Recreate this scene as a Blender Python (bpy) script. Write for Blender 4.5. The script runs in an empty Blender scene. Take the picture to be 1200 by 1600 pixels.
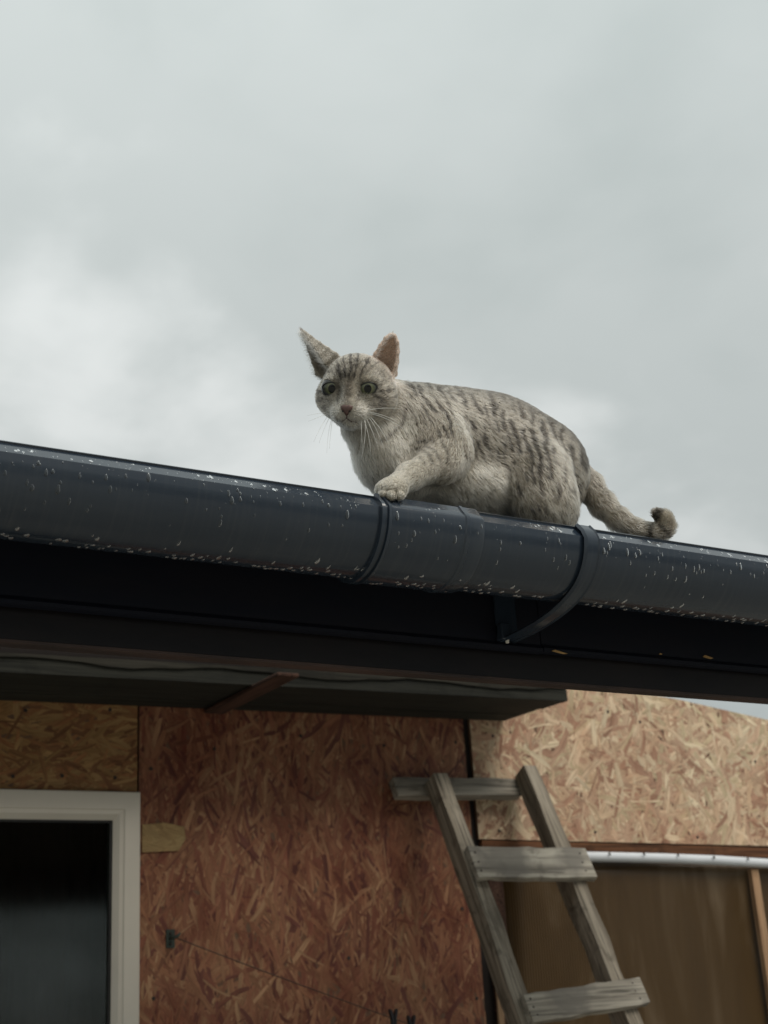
import bpy, bmesh, math, random
import numpy as np
from mathutils import Vector, Matrix

random.seed(7)
rng = np.random.default_rng(11)
scene = bpy.context.scene
COL = scene.collection

# ------------------------------------------------------------------ camera
# photo 1200 x 1600, vanishing points of the gutter line and of the verticals
VPH = np.array([4300.0, 1333.0]); VPZ = np.array([250.0, -5000.0]); PC = np.array([600.0, 800.0])
FPX = float(np.sqrt(-np.dot(VPH - PC, VPZ - PC)))
def _n(v):
    return v / np.linalg.norm(v)
AX = _n(np.array([*(VPH - PC), FPX])); AZ = _n(np.array([*(VPZ - PC), FPX])); AY = np.cross(AZ, AX)
RW = np.array([AX, AY, AZ])                     # camera (x right, y down, z forward) -> world
CAMH = 1.62
CAM = np.array([0.0, 0.0, CAMH])
def ray(px, py):
    return RW @ np.array([px - 600.0, py - 800.0, FPX]) / FPX
def on_y(px, py, yv):                           # point of the plane Y = yv seen at a pixel
    d = ray(px, py)
    return CAM + d * (yv / d[1])
def on_z(px, py, zv):
    d = ray(px, py)
    return CAM + d * ((zv - CAMH) / d[2])
def proj(p):                                    # world points (N,3) -> pixels and depth
    q = (np.atleast_2d(p) - CAM) @ RW
    return np.stack([q[:, 0] / q[:, 2] * FPX + 600, q[:, 1] / q[:, 2] * FPX + 800, q[:, 2]], 1)

cam_d = bpy.data.cameras.new('camera'); cam = bpy.data.objects.new('camera', cam_d); COL.objects.link(cam)
cam_d.sensor_fit = 'VERTICAL'; cam_d.sensor_height = 36.0; cam_d.lens = 36.0 * FPX / 1600.0
cam_d.clip_start = 0.05; cam_d.clip_end = 2000
cx, cy, cz = RW[:, 0], -RW[:, 1], -RW[:, 2]
cam.matrix_world = Matrix(((cx[0], cy[0], cz[0], CAM[0]), (cx[1], cy[1], cz[1], CAM[1]), (cx[2], cy[2], cz[2], CAM[2]), (0, 0, 0, 1)))
cam_d.dof.use_dof = True; cam_d.dof.focus_distance = 1.62; cam_d.dof.aperture_fstop = 9.0
scene.camera = cam

# ------------------------------------------------------------------ sky, sun, exposure
SUN_EL, SUN_AZ = math.radians(50), math.radians(158)    # azimuth clockwise from +Y
world = bpy.data.worlds.new('World'); scene.world = world; world.use_nodes = True
wt = world.node_tree; wt.nodes.clear()
def wn(t, **k):
    n = wt.nodes.new(t)
    for a, b in k.items(): setattr(n, a, b)
    return n
w_out = wn('ShaderNodeOutputWorld')
w_sky = wn('ShaderNodeTexSky', sky_type='NISHITA', sun_disc=False, sun_elevation=SUN_EL, sun_rotation=SUN_AZ)
w_bg = wn('ShaderNodeBackground'); w_bg.inputs['Strength'].default_value = 0.07
wt.links.new(w_sky.outputs[0], w_bg.inputs[0])
tc = wn('ShaderNodeTexCoord')
sep = wn('ShaderNodeSeparateXYZ'); wt.links.new(tc.outputs['Generated'], sep.inputs[0])
def wmath(op, a, b=None, clamp=False):
    n = wn('ShaderNodeMath', operation=op); n.use_clamp = clamp
    for i, v in enumerate((a, b)):
        if v is None: continue
        if isinstance(v, (int, float)): n.inputs[i].default_value = v
        else: wt.links.new(v, n.inputs[i])
    return n.outputs[0]
zc = wmath('MAXIMUM', sep.outputs[2], 0.0)
# cloud sheet seen in perspective: direction divided by its height
den = wmath('ADD', zc, 0.22)
ux = wmath('DIVIDE', sep.outputs[0], den); uy = wmath('DIVIDE', sep.outputs[1], den)
cmb = wn('ShaderNodeCombineXYZ'); wt.links.new(ux, cmb.inputs[0]); wt.links.new(uy, cmb.inputs[1]); cmb.inputs[2].default_value = 378.16
def wnoise(scale, detail, rough, dist):
    n = wn('ShaderNodeTexNoise'); n.inputs['Scale'].default_value = scale; n.inputs['Detail'].default_value = detail
    n.inputs['Roughness'].default_value = rough; n.inputs['Distortion'].default_value = dist
    wt.links.new(cmb.outputs[0], n.inputs['Vector']); return n.outputs['Fac']
n1 = wnoise(1.0, 5, 0.45, 0.3); n2 = wnoise(3.4, 6, 0.5, 0.2)
mix_n = wmath('ADD', wmath('MULTIPLY', n1, 0.72), wmath('MULTIPLY', n2, 0.28))
ramp = wn('ShaderNodeValToRGB'); wt.links.new(mix_n, ramp.inputs[0])
ramp.color_ramp.interpolation = 'EASE'
e = ramp.color_ramp.elements
e[0].position = 0.36; e[0].color = (0.455, 0.500, 0.490, 1)
e[1].position = 0.61; e[1].color = (0.75, 0.778, 0.765, 1)
m_ = ramp.color_ramp.elements.new(0.5); m_.color = (0.530, 0.570, 0.560, 1)
# an overcast sky is brighter towards the zenith
grad = wmath('ADD', wmath('MULTIPLY', wmath('POWER', zc, 2.5), 1.05), 0.775)
w_cl = wn('ShaderNodeBackground'); wt.links.new(ramp.outputs[0], w_cl.inputs[0]); wt.links.new(grad, w_cl.inputs[1])
w_mix = wn('ShaderNodeMixShader'); w_mix.inputs[0].default_value = 0.95
wt.links.new(w_bg.outputs[0], w_mix.inputs[1]); wt.links.new(w_cl.outputs[0], w_mix.inputs[2]); wt.links.new(w_mix.outputs[0], w_out.inputs[0])

sun_d = bpy.data.lights.new('sun', 'SUN'); sun = bpy.data.objects.new('sun', sun_d); COL.objects.link(sun)
sun_d.energy = 1.5; sun_d.angle = math.radians(28); sun_d.color = (1.0, 0.94, 0.85)
sd = Vector((math.sin(SUN_AZ) * math.cos(SUN_EL), math.cos(SUN_AZ) * math.cos(SUN_EL), math.sin(SUN_EL)))
sun.rotation_euler = sd.to_track_quat('Z', 'Y').to_euler()

vs = scene.view_settings
vs.view_transform = 'Standard'; vs.look = 'None'; vs.exposure = 0.22; vs.gamma = 1.0; vs.use_curve_mapping = False
scene.render.engine = 'CYCLES'
scene.cycles.use_denoising = True
scene.cycles.max_bounces = 8; scene.cycles.transparent_max_bounces = 12

# ------------------------------------------------------------------ helpers
def tag(o, label=None, cat=None, group=None, kind=None):
    if label: o['label'] = label
    if cat: o['category'] = cat
    if group: o['group'] = group
    if kind: o['kind'] = kind
    return o
def empty(name, loc, label, cat, group=None):
    o = bpy.data.objects.new(name, None); COL.objects.link(o); o.location = loc; o.empty_display_size = 0.1
    return tag(o, label, cat, group)
def link(name, me, mat, parent=None, smooth=False):
    o = bpy.data.objects.new(name, me); COL.objects.link(o)
    if mat: me.materials.append(mat)
    if smooth:
        me.polygons.foreach_set('use_smooth', np.ones(len(me.polygons), dtype=bool))
    if parent:
        o.parent = parent
        if parent.type == 'EMPTY': o.matrix_parent_inverse = Matrix.Translation(parent.location).inverted()
    return o
def from_bm(name, bm, mat, parent=None, smooth=False):
    me = bpy.data.meshes.new(name); bm.normal_update(); bm.to_mesh(me); bm.free()
    return link(name, me, mat, parent, smooth)
def from_py(name, v, f, mat, parent=None, smooth=False):
    me = bpy.data.meshes.new(name); me.from_pydata([tuple(map(float, p)) for p in v], [], f); me.update()
    return link(name, me, mat, parent, smooth)
def box_bm(x0, x1, y0, y1, z0, z1, bevel=0.0, seg=1):
    bm = bmesh.new()
    vs_ = [bm.verts.new(p) for p in ((x0, y0, z0), (x1, y0, z0), (x1, y1, z0), (x0, y1, z0), (x0, y0, z1), (x1, y0, z1), (x1, y1, z1), (x0, y1, z1))]
    for f in ((0, 3, 2, 1), (4, 5, 6, 7), (0, 1, 5, 4), (1, 2, 6, 5), (2, 3, 7, 6), (3, 0, 4, 7)):
        bm.faces.new([vs_[i] for i in f])
    if bevel:
        bmesh.ops.bevel(bm, geom=bm.edges[:], offset=bevel, segments=seg, profile=0.5, affect='EDGES')
    return bm
def box(name, x0, x1, y0, y1, z0, z1, mat, parent=None, bevel=0.0, seg=1):
    return from_bm(name, box_bm(x0, x1, y0, y1, z0, z1, bevel, seg), mat, parent)
def tube_mesh(pts, radii, sides=8, caps=True):
    pts = [np.asarray(p, float) for p in pts]; V = []; F = []
    n = len(pts); up = np.array([0.13, 0.27, 1.0])
    for i, p in enumerate(pts):
        t = _n(pts[min(i + 1, n - 1)] - pts[max(i - 1, 0)])
        a = np.cross(t, up)
        if np.linalg.norm(a) < 1e-4: a = np.cross(t, np.array([1.0, 0, 0]))
        a = _n(a); b = np.cross(a, t)
        for k in range(sides):
            q = 2 * math.pi * k / sides
            V.append(p + radii[i] * (math.cos(q) * a + math.sin(q) * b))
    for i in range(n - 1):
        for k in range(sides):
            k2 = (k + 1) % sides
            F.append((i * sides + k, i * sides + k2, (i + 1) * sides + k2, (i + 1) * sides + k))
    if caps:
        F.append(tuple(range(sides))[::-1]); F.append(tuple((n - 1) * sides + k for k in range(sides)))
    return V, F
# numpy value noise
_perm = np.random.default_rng(5).permutation(512)
def _h(ix, iy, iz):
    return _perm[(_perm[(_perm[ix & 511] + iy) & 511] + iz) & 511] / 511.0
_ROT = np.array(Matrix.Rotation(0.7, 3, 'X') @ Matrix.Rotation(0.55, 3, 'Y') @ Matrix.Rotation(0.9, 3, 'Z'))
def vnoise(p, scale=1.0):
    p = (np.asarray(p, float) @ _ROT) * scale
    i = np.floor(p).astype(int); f = p - i; f = f * f * (3 - 2 * f)
    o = 0
    for dx in (0, 1):
        for dy in (0, 1):
            for dz in (0, 1):
                w = (f[:, 0] if dx else 1 - f[:, 0]) * (f[:, 1] if dy else 1 - f[:, 1]) * (f[:, 2] if dz else 1 - f[:, 2])
                o = o + w * _h(i[:, 0] + dx, i[:, 1] + dy, i[:, 2] + dz)
    return o

# ------------------------------------------------------------------ materials
class NT:
    def __init__(s, name):
        s.m = bpy.data.materials.new(name); s.m.use_nodes = True; s.t = s.m.node_tree
        s.b = s.t.nodes['Principled BSDF']
    def n(s, typ, **k):
        nd = s.t.nodes.new(typ)
        for a, b in k.items(): setattr(nd, a, b)
        return nd
    def l(s, a, b): s.t.links.new(a, b)
    def noise(s, vec, scale, detail=4, rough=0.55, dist=0.0):
        nd = s.n('ShaderNodeTexNoise'); nd.inputs['Scale'].default_value = scale; nd.inputs['Detail'].default_value = detail
        nd.inputs['Roughness'].default_value = rough; nd.inputs['Distortion'].default_value = dist
        if vec is not None: s.l(vec, nd.inputs['Vector'])
        return nd.outputs['Fac']
    def coord(s, scale=(1, 1, 1), out='Object', rot=(0, 0, 0)):
        t = s.n('ShaderNodeTexCoord'); m = s.n('ShaderNodeMapping'); s.l(t.outputs[out], m.inputs[0])
        m.inputs['Scale'].default_value = scale; m.inputs['Rotation'].default_value = rot
        return m.outputs[0]
    def ramp(s, fac, stops, interp='LINEAR'):
        r = s.n('ShaderNodeValToRGB'); s.l(fac, r.inputs[0]); e = r.color_ramp.elements; r.color_ramp.interpolation = interp
        while len(e) < len(stops): e.new(0.5)
        for x, (p, c) in zip(e, stops):
            x.position = p; x.color = (*c, 1) if len(c) == 3 else c
        return r.outputs[0]
    def mix(s, fac, a, b, mode='MIX'):
        m = s.n('ShaderNodeMix', data_type='RGBA', blend_type=mode)
        for i, v in ((0, fac), (6, a), (7, b)):
            if isinstance(v, (int, float)): m.inputs[i].default_value = v
            elif isinstance(v, tuple): m.inputs[i].default_value = (*v, 1)
            else: s.l(v, m.inputs[i])
        return m.outputs[2]
    def bump(s, h, strength=0.3, dist=0.002):
        b = s.n('ShaderNodeBump'); b.inputs['Strength'].default_value = strength; b.inputs['Distance'].default_value = dist
        s.l(h, b.inputs['Height']); s.l(b.outputs[0], s.b.inputs['Normal']); return b
    def set(s, **k):
        for a, v in k.items():
            i = s.b.inputs[a.replace('_', ' ')]
            if isinstance(v, tuple): i.default_value = (*v, 1)
            elif isinstance(v, (int, float)): i.default_value = v
            else: s.l(v, i)
        return s

def mat_plastic():
    m = NT('gutter_plastic'); c = m.coord((1, 1, 1))
    big = m.noise(m.coord((0.6, 3, 3)), 6, 5, 0.6); fine = m.noise(c, 260, 3, 0.6); streak = m.noise(m.coord((60, 3, 3)), 3.0, 4, 0.6)
    col = m.ramp(big, [(0.3, (0.019, 0.028, 0.042)), (0.7, (0.029, 0.039, 0.053))])
    dust = m.ramp(streak, [(0.5, (0, 0, 0)), (0.8, (0.2, 0.2, 0.2))])
    col = m.mix(dust, col, (0.085, 0.085, 0.085))
    m.set(Base_Color=col, Roughness=m.ramp(big, [(0.3, (0.11, 0.11, 0.11)), (0.75, (0.2, 0.2, 0.2))]), Specular_IOR_Level=0.5)
    m.bump(m.mix(0.8, fine, streak), 0.06, 0.0008); return m.m
def mat_dark_metal(name, a, b, rough=0.5):
    m = NT(name); big = m.noise(m.coord((1.5, 6, 6)), 4, 6, 0.65)
    m.set(Base_Color=m.ramp(big, [(0.35, a), (0.7, b)]), Roughness=rough, Specular_IOR_Level=0.22); m.bump(m.noise(m.coord(), 90, 4), 0.1, 0.001); return m.m
def mat_wood(name, c0, c1, c2, axis=0, scale=1.0, rough=0.85, stain=None):
    """weathered wood, grain along an object axis"""
    m = NT(name)
    sc = [26.0, 26.0, 26.0]; sc[axis] = 1.1
    sc2 = [140.0, 140.0, 140.0]; sc2[axis] = 3.5
    oi = m.n('ShaderNodeObjectInfo')
    off = m.n('ShaderNodeVectorMath', operation='SCALE'); off.inputs[0].default_value = (13.1, 7.7, 5.3); m.l(oi.outputs['Random'], off.inputs['Scale'])
    def co(s):
        t = m.n('ShaderNodeTexCoord'); a = m.n('ShaderNodeVectorMath', operation='ADD'); m.l(t.outputs['Object'], a.inputs[0]); m.l(off.outputs[0], a.inputs[1])
        mp = m.n('ShaderNodeMapping'); m.l(a.outputs[0], mp.inputs[0]); mp.inputs['Scale'].default_value = s; return mp.outputs[0]
    g = m.noise(co([v * scale for v in sc]), 1.0, 6, 0.62, 1.4); f = m.noise(co([v * scale for v in sc2]), 1.0, 4, 0.6, 0.4)
    blot = m.noise(co((7, 7, 7)), 1.0, 3, 0.5)
    col = m.ramp(g, [(0.28, c0), (0.5, c1), (0.75, c2)])
    col = m.mix(m.ramp(f, [(0.48, (0, 0, 0)), (0.68, (0.85, 0.85, 0.85))]), col, tuple(x * 0.3 for x in c0))
    kn = m.noise(co((11, 11, 11)), 1.0, 5, 0.65, 0.8)
    col = m.mix(m.ramp(kn, [(0.56, (0, 0, 0)), (0.68, (0.55, 0.55, 0.55))]), col, tuple(x * 0.55 for x in c0))
    if stain: col = m.mix(m.ramp(blot, [(0.5, (0, 0, 0)), (0.62, (0.75, 0.75, 0.75))]), col, stain)
    m.set(Base_Color=col, Roughness=rough, Specular_IOR_Level=0.25)
    h = m.mix(0.5, g, f); m.bump(h, 0.7, 0.0025); return m.m
def mat_osb(name, stain=None, stain_amt=0.0, rough=0.62, blot=(0.35, 0.7)):
    m = NT(name)
    at = m.n('ShaderNodeAttribute', attribute_name='strand'); uv = m.n('ShaderNodeUVMap', uv_map='grain')
    mp = m.n('ShaderNodeMapping'); m.l(uv.outputs[0], mp.inputs[0]); mp.inputs['Scale'].default_value = (9, 190, 1)
    g = m.noise(mp.outputs[0], 1.0, 4, 0.6, 0.6)
    mp2 = m.n('ShaderNodeMapping'); m.l(uv.outputs[0], mp2.inputs[0]); mp2.inputs['Scale'].default_value = (25, 420, 1)
    g2 = m.noise(mp2.outputs[0], 1.0, 2, 0.6, 0.3)
    col = m.mix(1.0, at.outputs['Color'], m.ramp(g, [(0.25, (0.55, 0.5, 0.46)), (0.5, (0.95, 0.93, 0.92)), (0.75, (1.22, 1.2, 1.16))]), 'MULTIPLY')
    col = m.mix(0.5, col, m.ramp(g2, [(0.3, (0.6, 0.55, 0.5)), (0.6, (1.1, 1.1, 1.1))]), 'MULTIPLY')
    if stain:
        b1 = m.noise(m.coord((1, 1, 1)), 2.6, 6, 0.62, 0.5); b2 = m.noise(m.coord((1, 1, 0.4)), 14, 4, 0.6, 0.4)
        fac = m.ramp(m.mix(0.35, b1, b2), [(blot[0], (0, 0, 0)), (blot[1], (stain_amt,) * 3)])
        col = m.mix(fac, col, m.mix(1.0, col, stain, 'MULTIPLY'))
    m.set(Base_Color=col, Roughness=rough, Specular_IOR_Level=0.3); m.bump(g, 0.35, 0.0015); return m.m
def mat_plain(name, c, rough=0.6, var=0.12, scale=30, metal=0.0, bump=0.1, spec=0.5):
    m = NT(name); nz = m.noise(m.coord(), scale, 5, 0.6)
    m.set(Base_Color=m.ramp(nz, [(0.3, tuple(x * (1 - var) for x in c)), (0.7, tuple(min(1, x * (1 + var)) for x in c))]), Roughness=rough, Metallic=metal, Specular_IOR_Level=spec)
    if bump: m.bump(nz, bump, 0.001)
    return m.m
M = {}
M['plastic'] = mat_plastic()
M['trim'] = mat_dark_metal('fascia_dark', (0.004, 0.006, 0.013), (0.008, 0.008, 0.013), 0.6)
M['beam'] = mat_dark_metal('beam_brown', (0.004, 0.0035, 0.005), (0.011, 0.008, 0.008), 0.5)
M['strip'] = mat_dark_metal('strip_brown_lit', (0.035, 0.026, 0.024), (0.085, 0.052, 0.042), 0.6)  # lighter brown carries the ground bounce on the beam's underside
M['roof'] = mat_dark_metal('roof_sheet', (0.035, 0.040, 0.045), (0.06, 0.065, 0.07), 0.4)
M['rafter'] = mat_wood('rafter_wood', (0.05, 0.026, 0.018), (0.085, 0.043, 0.03), (0.12, 0.065, 0.045), 1)
M['deck'] = mat_wood('deck_wood', (0.03, 0.024, 0.018), (0.055, 0.042, 0.03), (0.08, 0.06, 0.045), 0)
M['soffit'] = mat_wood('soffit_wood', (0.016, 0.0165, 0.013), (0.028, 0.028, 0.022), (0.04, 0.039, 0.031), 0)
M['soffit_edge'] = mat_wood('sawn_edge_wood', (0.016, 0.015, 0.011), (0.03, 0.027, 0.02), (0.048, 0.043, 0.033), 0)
M['osb_red'] = mat_osb('strand_board_red', (0.50, 0.27, 0.25), 1.0, 0.6, (0.42, 0.64))
M['osb_header'] = mat_osb('strand_board_ochre', (0.62, 0.45, 0.36), 0.7, 0.62)
M['osb_pale'] = mat_osb('strand_board_pale', (0.72, 0.52, 0.45), 0.85, 0.7, (0.46, 0.7))
M['board_core'] = mat_plain('board_core', (0.16, 0.09, 0.055), 0.85)
M['pvc'] = mat_plain('window_plastic', (0.70, 0.65, 0.57), 0.38, 0.03, 8, bump=0.02)
M['gasket'] = mat_plain('rubber_gasket', (0.015, 0.015, 0.016), 0.6)
M['ladder'] = mat_wood('ladder_wood', (0.14, 0.122, 0.098), (0.30, 0.268, 0.22), (0.46, 0.42, 0.35), 0)
M['rail'] = mat_wood('rail_wood', (0.12, 0.098, 0.075), (0.27, 0.23, 0.178), (0.43, 0.38, 0.305), 2)
M['step'] = mat_wood('step_wood', (0.18, 0.158, 0.128), (0.37, 0.335, 0.278), (0.53, 0.49, 0.41), 0, stain=(0.17, 0.155, 0.135))
M['nail'] = mat_plain('nail_rust', (0.035, 0.025, 0.02), 0.7)
M['plank'] = mat_wood('header_plank_wood', (0.07, 0.03, 0.014), (0.13, 0.055, 0.025), (0.19, 0.085, 0.04), 0)
M['batten'] = mat_wood('fresh_batten_wood', (0.34, 0.20, 0.11), (0.46, 0.29, 0.17), (0.55, 0.38, 0.24), 2)
M['pipe'] = mat_plain('pipe_plastic', (0.66, 0.68, 0.71), 0.35, 0.05, 14, bump=0.02)
M['wire'] = mat_plain('line_wire', (0.06, 0.035, 0.022), 0.5)
M['hook'] = mat_plain('hook_metal', (0.05, 0.065, 0.055), 0.5, metal=0.3)
M['peg'] = mat_plain('peg_plastic', (0.018, 0.02, 0.026), 0.4)
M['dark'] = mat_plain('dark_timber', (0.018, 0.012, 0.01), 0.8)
M['chip'] = mat_plain('dry_leaf', (0.42, 0.25, 0.09), 0.7)

def mat_glass():
    m = NT('window_glass'); t = m.t
    gl = m.n('ShaderNodeBsdfGlossy'); gl.inputs['Roughness'].default_value = 0.09; gl.inputs['Color'].default_value = (0.9, 0.95, 0.95, 1)
    tr = m.n('ShaderNodeBsdfTransparent'); tr.inputs['Color'].default_value = (0.62, 0.66, 0.66, 1)
    fr = m.n('ShaderNodeFresnel'); fr.inputs['IOR'].default_value = 1.6
    ad = m.n('ShaderNodeMath', operation='MULTIPLY_ADD'); m.l(fr.outputs[0], ad.inputs[0]); ad.inputs[1].default_value = 1.0; ad.inputs[2].default_value = 0.02
    bp = m.n('ShaderNodeBump'); bp.inputs['Strength'].default_value = 0.03; bp.inputs['Distance'].default_value = 0.01
    m.l(m.noise(m.coord(), 3.0, 1), bp.inputs['Height']); m.l(bp.outputs[0], gl.inputs['Normal'])
    mx = m.n('ShaderNodeMixShader'); m.l(ad.outputs[0], mx.inputs[0]); m.l(tr.outputs[0], mx.inputs[1]); m.l(gl.outputs[0], mx.inputs[2])
    m.l(mx.outputs[0], t.nodes['Material Output'].inputs[0]); return m.m
M['glass'] = mat_glass()
def mat_sheet():
    m = NT('bronze_sheet')
    wob = m.noise(m.coord((1, 1, 0.45)), 3.4, 2, 0.5, 0.9)
    rib = m.n('ShaderNodeTexWave', wave_type='BANDS', bands_direction='X'); rib.inputs['Scale'].default_value = 34.0; m.l(m.coord(), rib.inputs['Vector'])
    painted_sheen = m.noise(m.coord((1.6, 1, 0.35)), 2.2, 4, 0.6, 1.2)  # pale patches in the colour stand in for soft reflections
    col = m.ramp(painted_sheen, [(0.38, (0.058, 0.032, 0.011)), (0.55, (0.075, 0.043, 0.016)), (0.70, (0.135, 0.092, 0.052))])
    m.set(Base_Color=col, Roughness=0.28, Specular_IOR_Level=0.2, Transmission_Weight=0.1, IOR=1.45)
    m.bump(m.mix(0.12, wob, rib.outputs['Fac']), 0.35, 0.03); return m.m
M['sheet'] = mat_sheet()
def mat_water():
    m = NT('rain_water'); m.set(Base_Color=(0.10, 0.115, 0.13), Roughness=0.24, IOR=1.33, Transmission_Weight=0.55); return m.m
M['water'] = mat_water()

# ------------------------------------------------------------------ ground
def mat_ground():
    m = NT('yard_ground'); a = m.noise(m.coord(), 1.2, 8, 0.65); b = m.noise(m.coord(), 30, 6, 0.7)
    m.set(Base_Color=m.mix(0.5, m.ramp(a, [(0.35, (0.20, 0.19, 0.165)), (0.65, (0.33, 0.315, 0.28))]), m.ramp(b, [(0.3, (0.15, 0.145, 0.13)), (0.7, (0.38, 0.365, 0.33))])), Roughness=0.85)
    m.bump(b, 0.5, 0.01); return m.m
tag(from_py('ground', [(-300, -300, 0), (300, -300, 0), (300, 300, 0), (-300, 300, 0)], [(0, 1, 2, 3)], mat_ground()), kind='structure')

# key lines
RIM = CAM + ray(600, 781) * 1.57
Y0, Z0 = RIM[1], RIM[2]
R_G = 0.0655
YW = (CAM + ray(740, 1320) * 4.0)[1]
def rim_x(px):                                  # X on the gutter rim at a picture column
    lo, hi = -3.0, 6.0
    for _ in range(50):
        m = (lo + hi) / 2
        if proj(np.array([m, Y0, Z0]))[0, 0] < px: lo = m
        else: hi = m
    return lo
XL, XR = -2.6, 4.6

# ------------------------------------------------------------------ canopy roof (carries the gutter)
XS = on_y(810, 1128, YW)[0] + 0.10                     # right end of the deep part, pushed out to shade the ladder top
canopy = empty('canopy_roof', (0.5, Y0 + 0.3, 0), 'low canopy roof with dark fascia and steel beam behind the gutter', 'roof')
PITCH = math.tan(math.radians(14))
def roof_z(y): return Z0 - 0.006 + (y - (Y0 + 0.062)) * PITCH
def roof_sheet(name, x0, x1, y0, y1):
    prof = []; x = x0; pat = [(0.0, 0), (0.30, 0), (0.302, 0.022), (0.306, 0.022), (0.308, 0)]
    while x < x1:
        for dx, dz in pat[:-1]: prof.append((min(x + dx, x1), dz))
        x += 0.308
    prof.append((x1, 0)); V = []; F = []
    for (px_, dz) in prof:
        for y in (y0, y1):
            V.append((px_, y, roof_z(y) + dz)); V.append((px_, y, roof_z(y) + dz - 0.002))
    for i in range(len(prof) - 1):
        a, b = 4 * i, 4 * (i + 1)
        F += [(a, b, b + 2, a + 2), (a + 1, a + 3, b + 3, b + 1), (a, a + 1, b + 1, b), (a + 2, b + 2, b + 3, a + 3)]
    return from_py(name, V, F, M['roof'], canopy)
YC = Y0 + 1.52  # unseen depth, cut short so sky light reaches the wall behind
roof_sheet('roof_sheet', XL, XS, Y0 + 0.062, YC)
roof_sheet('roof_sheet', XS, XR, Y0 + 0.062, Y0 + 0.42)
# fascia trim: a folded dark sheet with a drip lip
def extrude_x(name, prof, x0, x1, mat, parent, n=1, smooth=False):
    V = []; F = []; k = len(prof)
    for i in range(n + 1):
        x = x0 + (x1 - x0) * i / n
        V += [(x, y, z) for y, z in prof]
    for i in range(n):
        for j in range(k):
            j2 = (j + 1) % k
            F.append((i * k + j, i * k + j2, (i + 1) * k + j2, (i + 1) * k + j))
    F.append(tuple(range(k))[::-1]); F.append(tuple(n * k + j for j in range(k)))
    return from_py(name, V, F, mat, parent, smooth)
yt = Y0 + 0.183
xjt = on_y(846, 1014, yt)[0]
for xa_, xb_, dz in ((XL, xjt - 0.0008, 0.0), (xjt + 0.0008, XR, 0.0012)):
    zl = Z0 - 0.1143 + dz
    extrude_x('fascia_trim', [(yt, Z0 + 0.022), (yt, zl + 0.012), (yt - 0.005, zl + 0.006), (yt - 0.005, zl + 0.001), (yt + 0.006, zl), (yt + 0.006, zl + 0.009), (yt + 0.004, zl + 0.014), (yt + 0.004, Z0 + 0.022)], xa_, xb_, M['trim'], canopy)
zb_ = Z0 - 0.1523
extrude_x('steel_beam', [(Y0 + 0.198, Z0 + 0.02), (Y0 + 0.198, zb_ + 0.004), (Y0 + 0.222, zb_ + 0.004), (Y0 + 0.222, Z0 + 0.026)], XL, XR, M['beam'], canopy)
extrude_x('beam_lit_underside', [(Y0 + 0.1985, zb_ + 0.0037), (Y0 + 0.1985, zb_ + 0.0008), (Y0 + 0.200, zb_), (Y0 + 0.2205, zb_), (Y0 + 0.2215, zb_ + 0.0037)], XL, XR, M['strip'], canopy)  # underside of the beam, its bounce light painted as a paler brown
for i, x in enumerate(np.arange(XL + 0.15, XR, 0.72)):
    y1 = YC - 0.02 if x < XS - 0.05 else Y0 + 0.40
    V = []
    for y in (Y0 + 0.226, y1):
        for dx in (0, 0.045):
            V += [(x + dx, y, roof_z(y) - 0.035), (x + dx, y, roof_z(y) - 0.11)]
    from_py('rafter', V, [(0, 1, 5, 4), (2, 6, 7, 3), (0, 2, 3, 1), (4, 5, 7, 6), (0, 4, 6, 2), (1, 3, 7, 5)], M['rafter'], canopy)
# deck boards under the sheet
nb = 10; yb0, yb1 = Y0 + 0.24, YC
for i in range(nb):
    ya = yb0 + (yb1 - yb0) * i / nb; yb = yb0 + (yb1 - yb0) * (i + 1) / nb - 0.006
    V = [(x, y, roof_z(y) - dz) for x in (XL, XS - 0.004) for y in (ya, yb) for dz in (0.008, 0.032)]
    from_py('deck_board', V, [(0, 1, 3, 2), (4, 6, 7, 5), (0, 4, 5, 1), (2, 3, 7, 6), (0, 2, 6, 4), (1, 5, 7, 3)], M['deck'], canopy)
for x in (XL + 0.1, XR - 0.6):
    box('post', x, x + 0.09, Y0 + 0.226, Y0 + 0.32, 0.0, Z0 - 0.08, M['dark'], canopy, 0.004)
# chips and dry bits caught on the lip
def chip(px, py, L, H, tilt, y):
    c = on_y(px, py, y)
    V = [(c[0] + a * L, y - 0.0012 * (i % 2) - 0.0003, c[2] + b * H + a * tilt) for i, (a, b) in enumerate(((-.5, -.2), (-.2, -.5), (.25, -.45), (.5, 0), (.2, .4), (-.3, .5)))]
    V += [(v[0], v[1] + 0.001, v[2]) for v in V]
    from_py('dry_leaf_chip', V, [(0, 1, 2, 3, 4, 5), (11, 10, 9, 8, 7, 6)] + [(i, (i + 6), (i + 1) % 6 + 6, (i + 1) % 6) for i in range(6)], M['chip'], canopy)
chip(1106, 1027, 0.02, 0.004, -0.002, yt - 0.0015)
chip(874, 1019, 0.026, 0.0032, -0.003, yt - 0.0065)
chip(1032, 1022, 0.006, 0.002, 0, yt - 0.0015)

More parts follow.
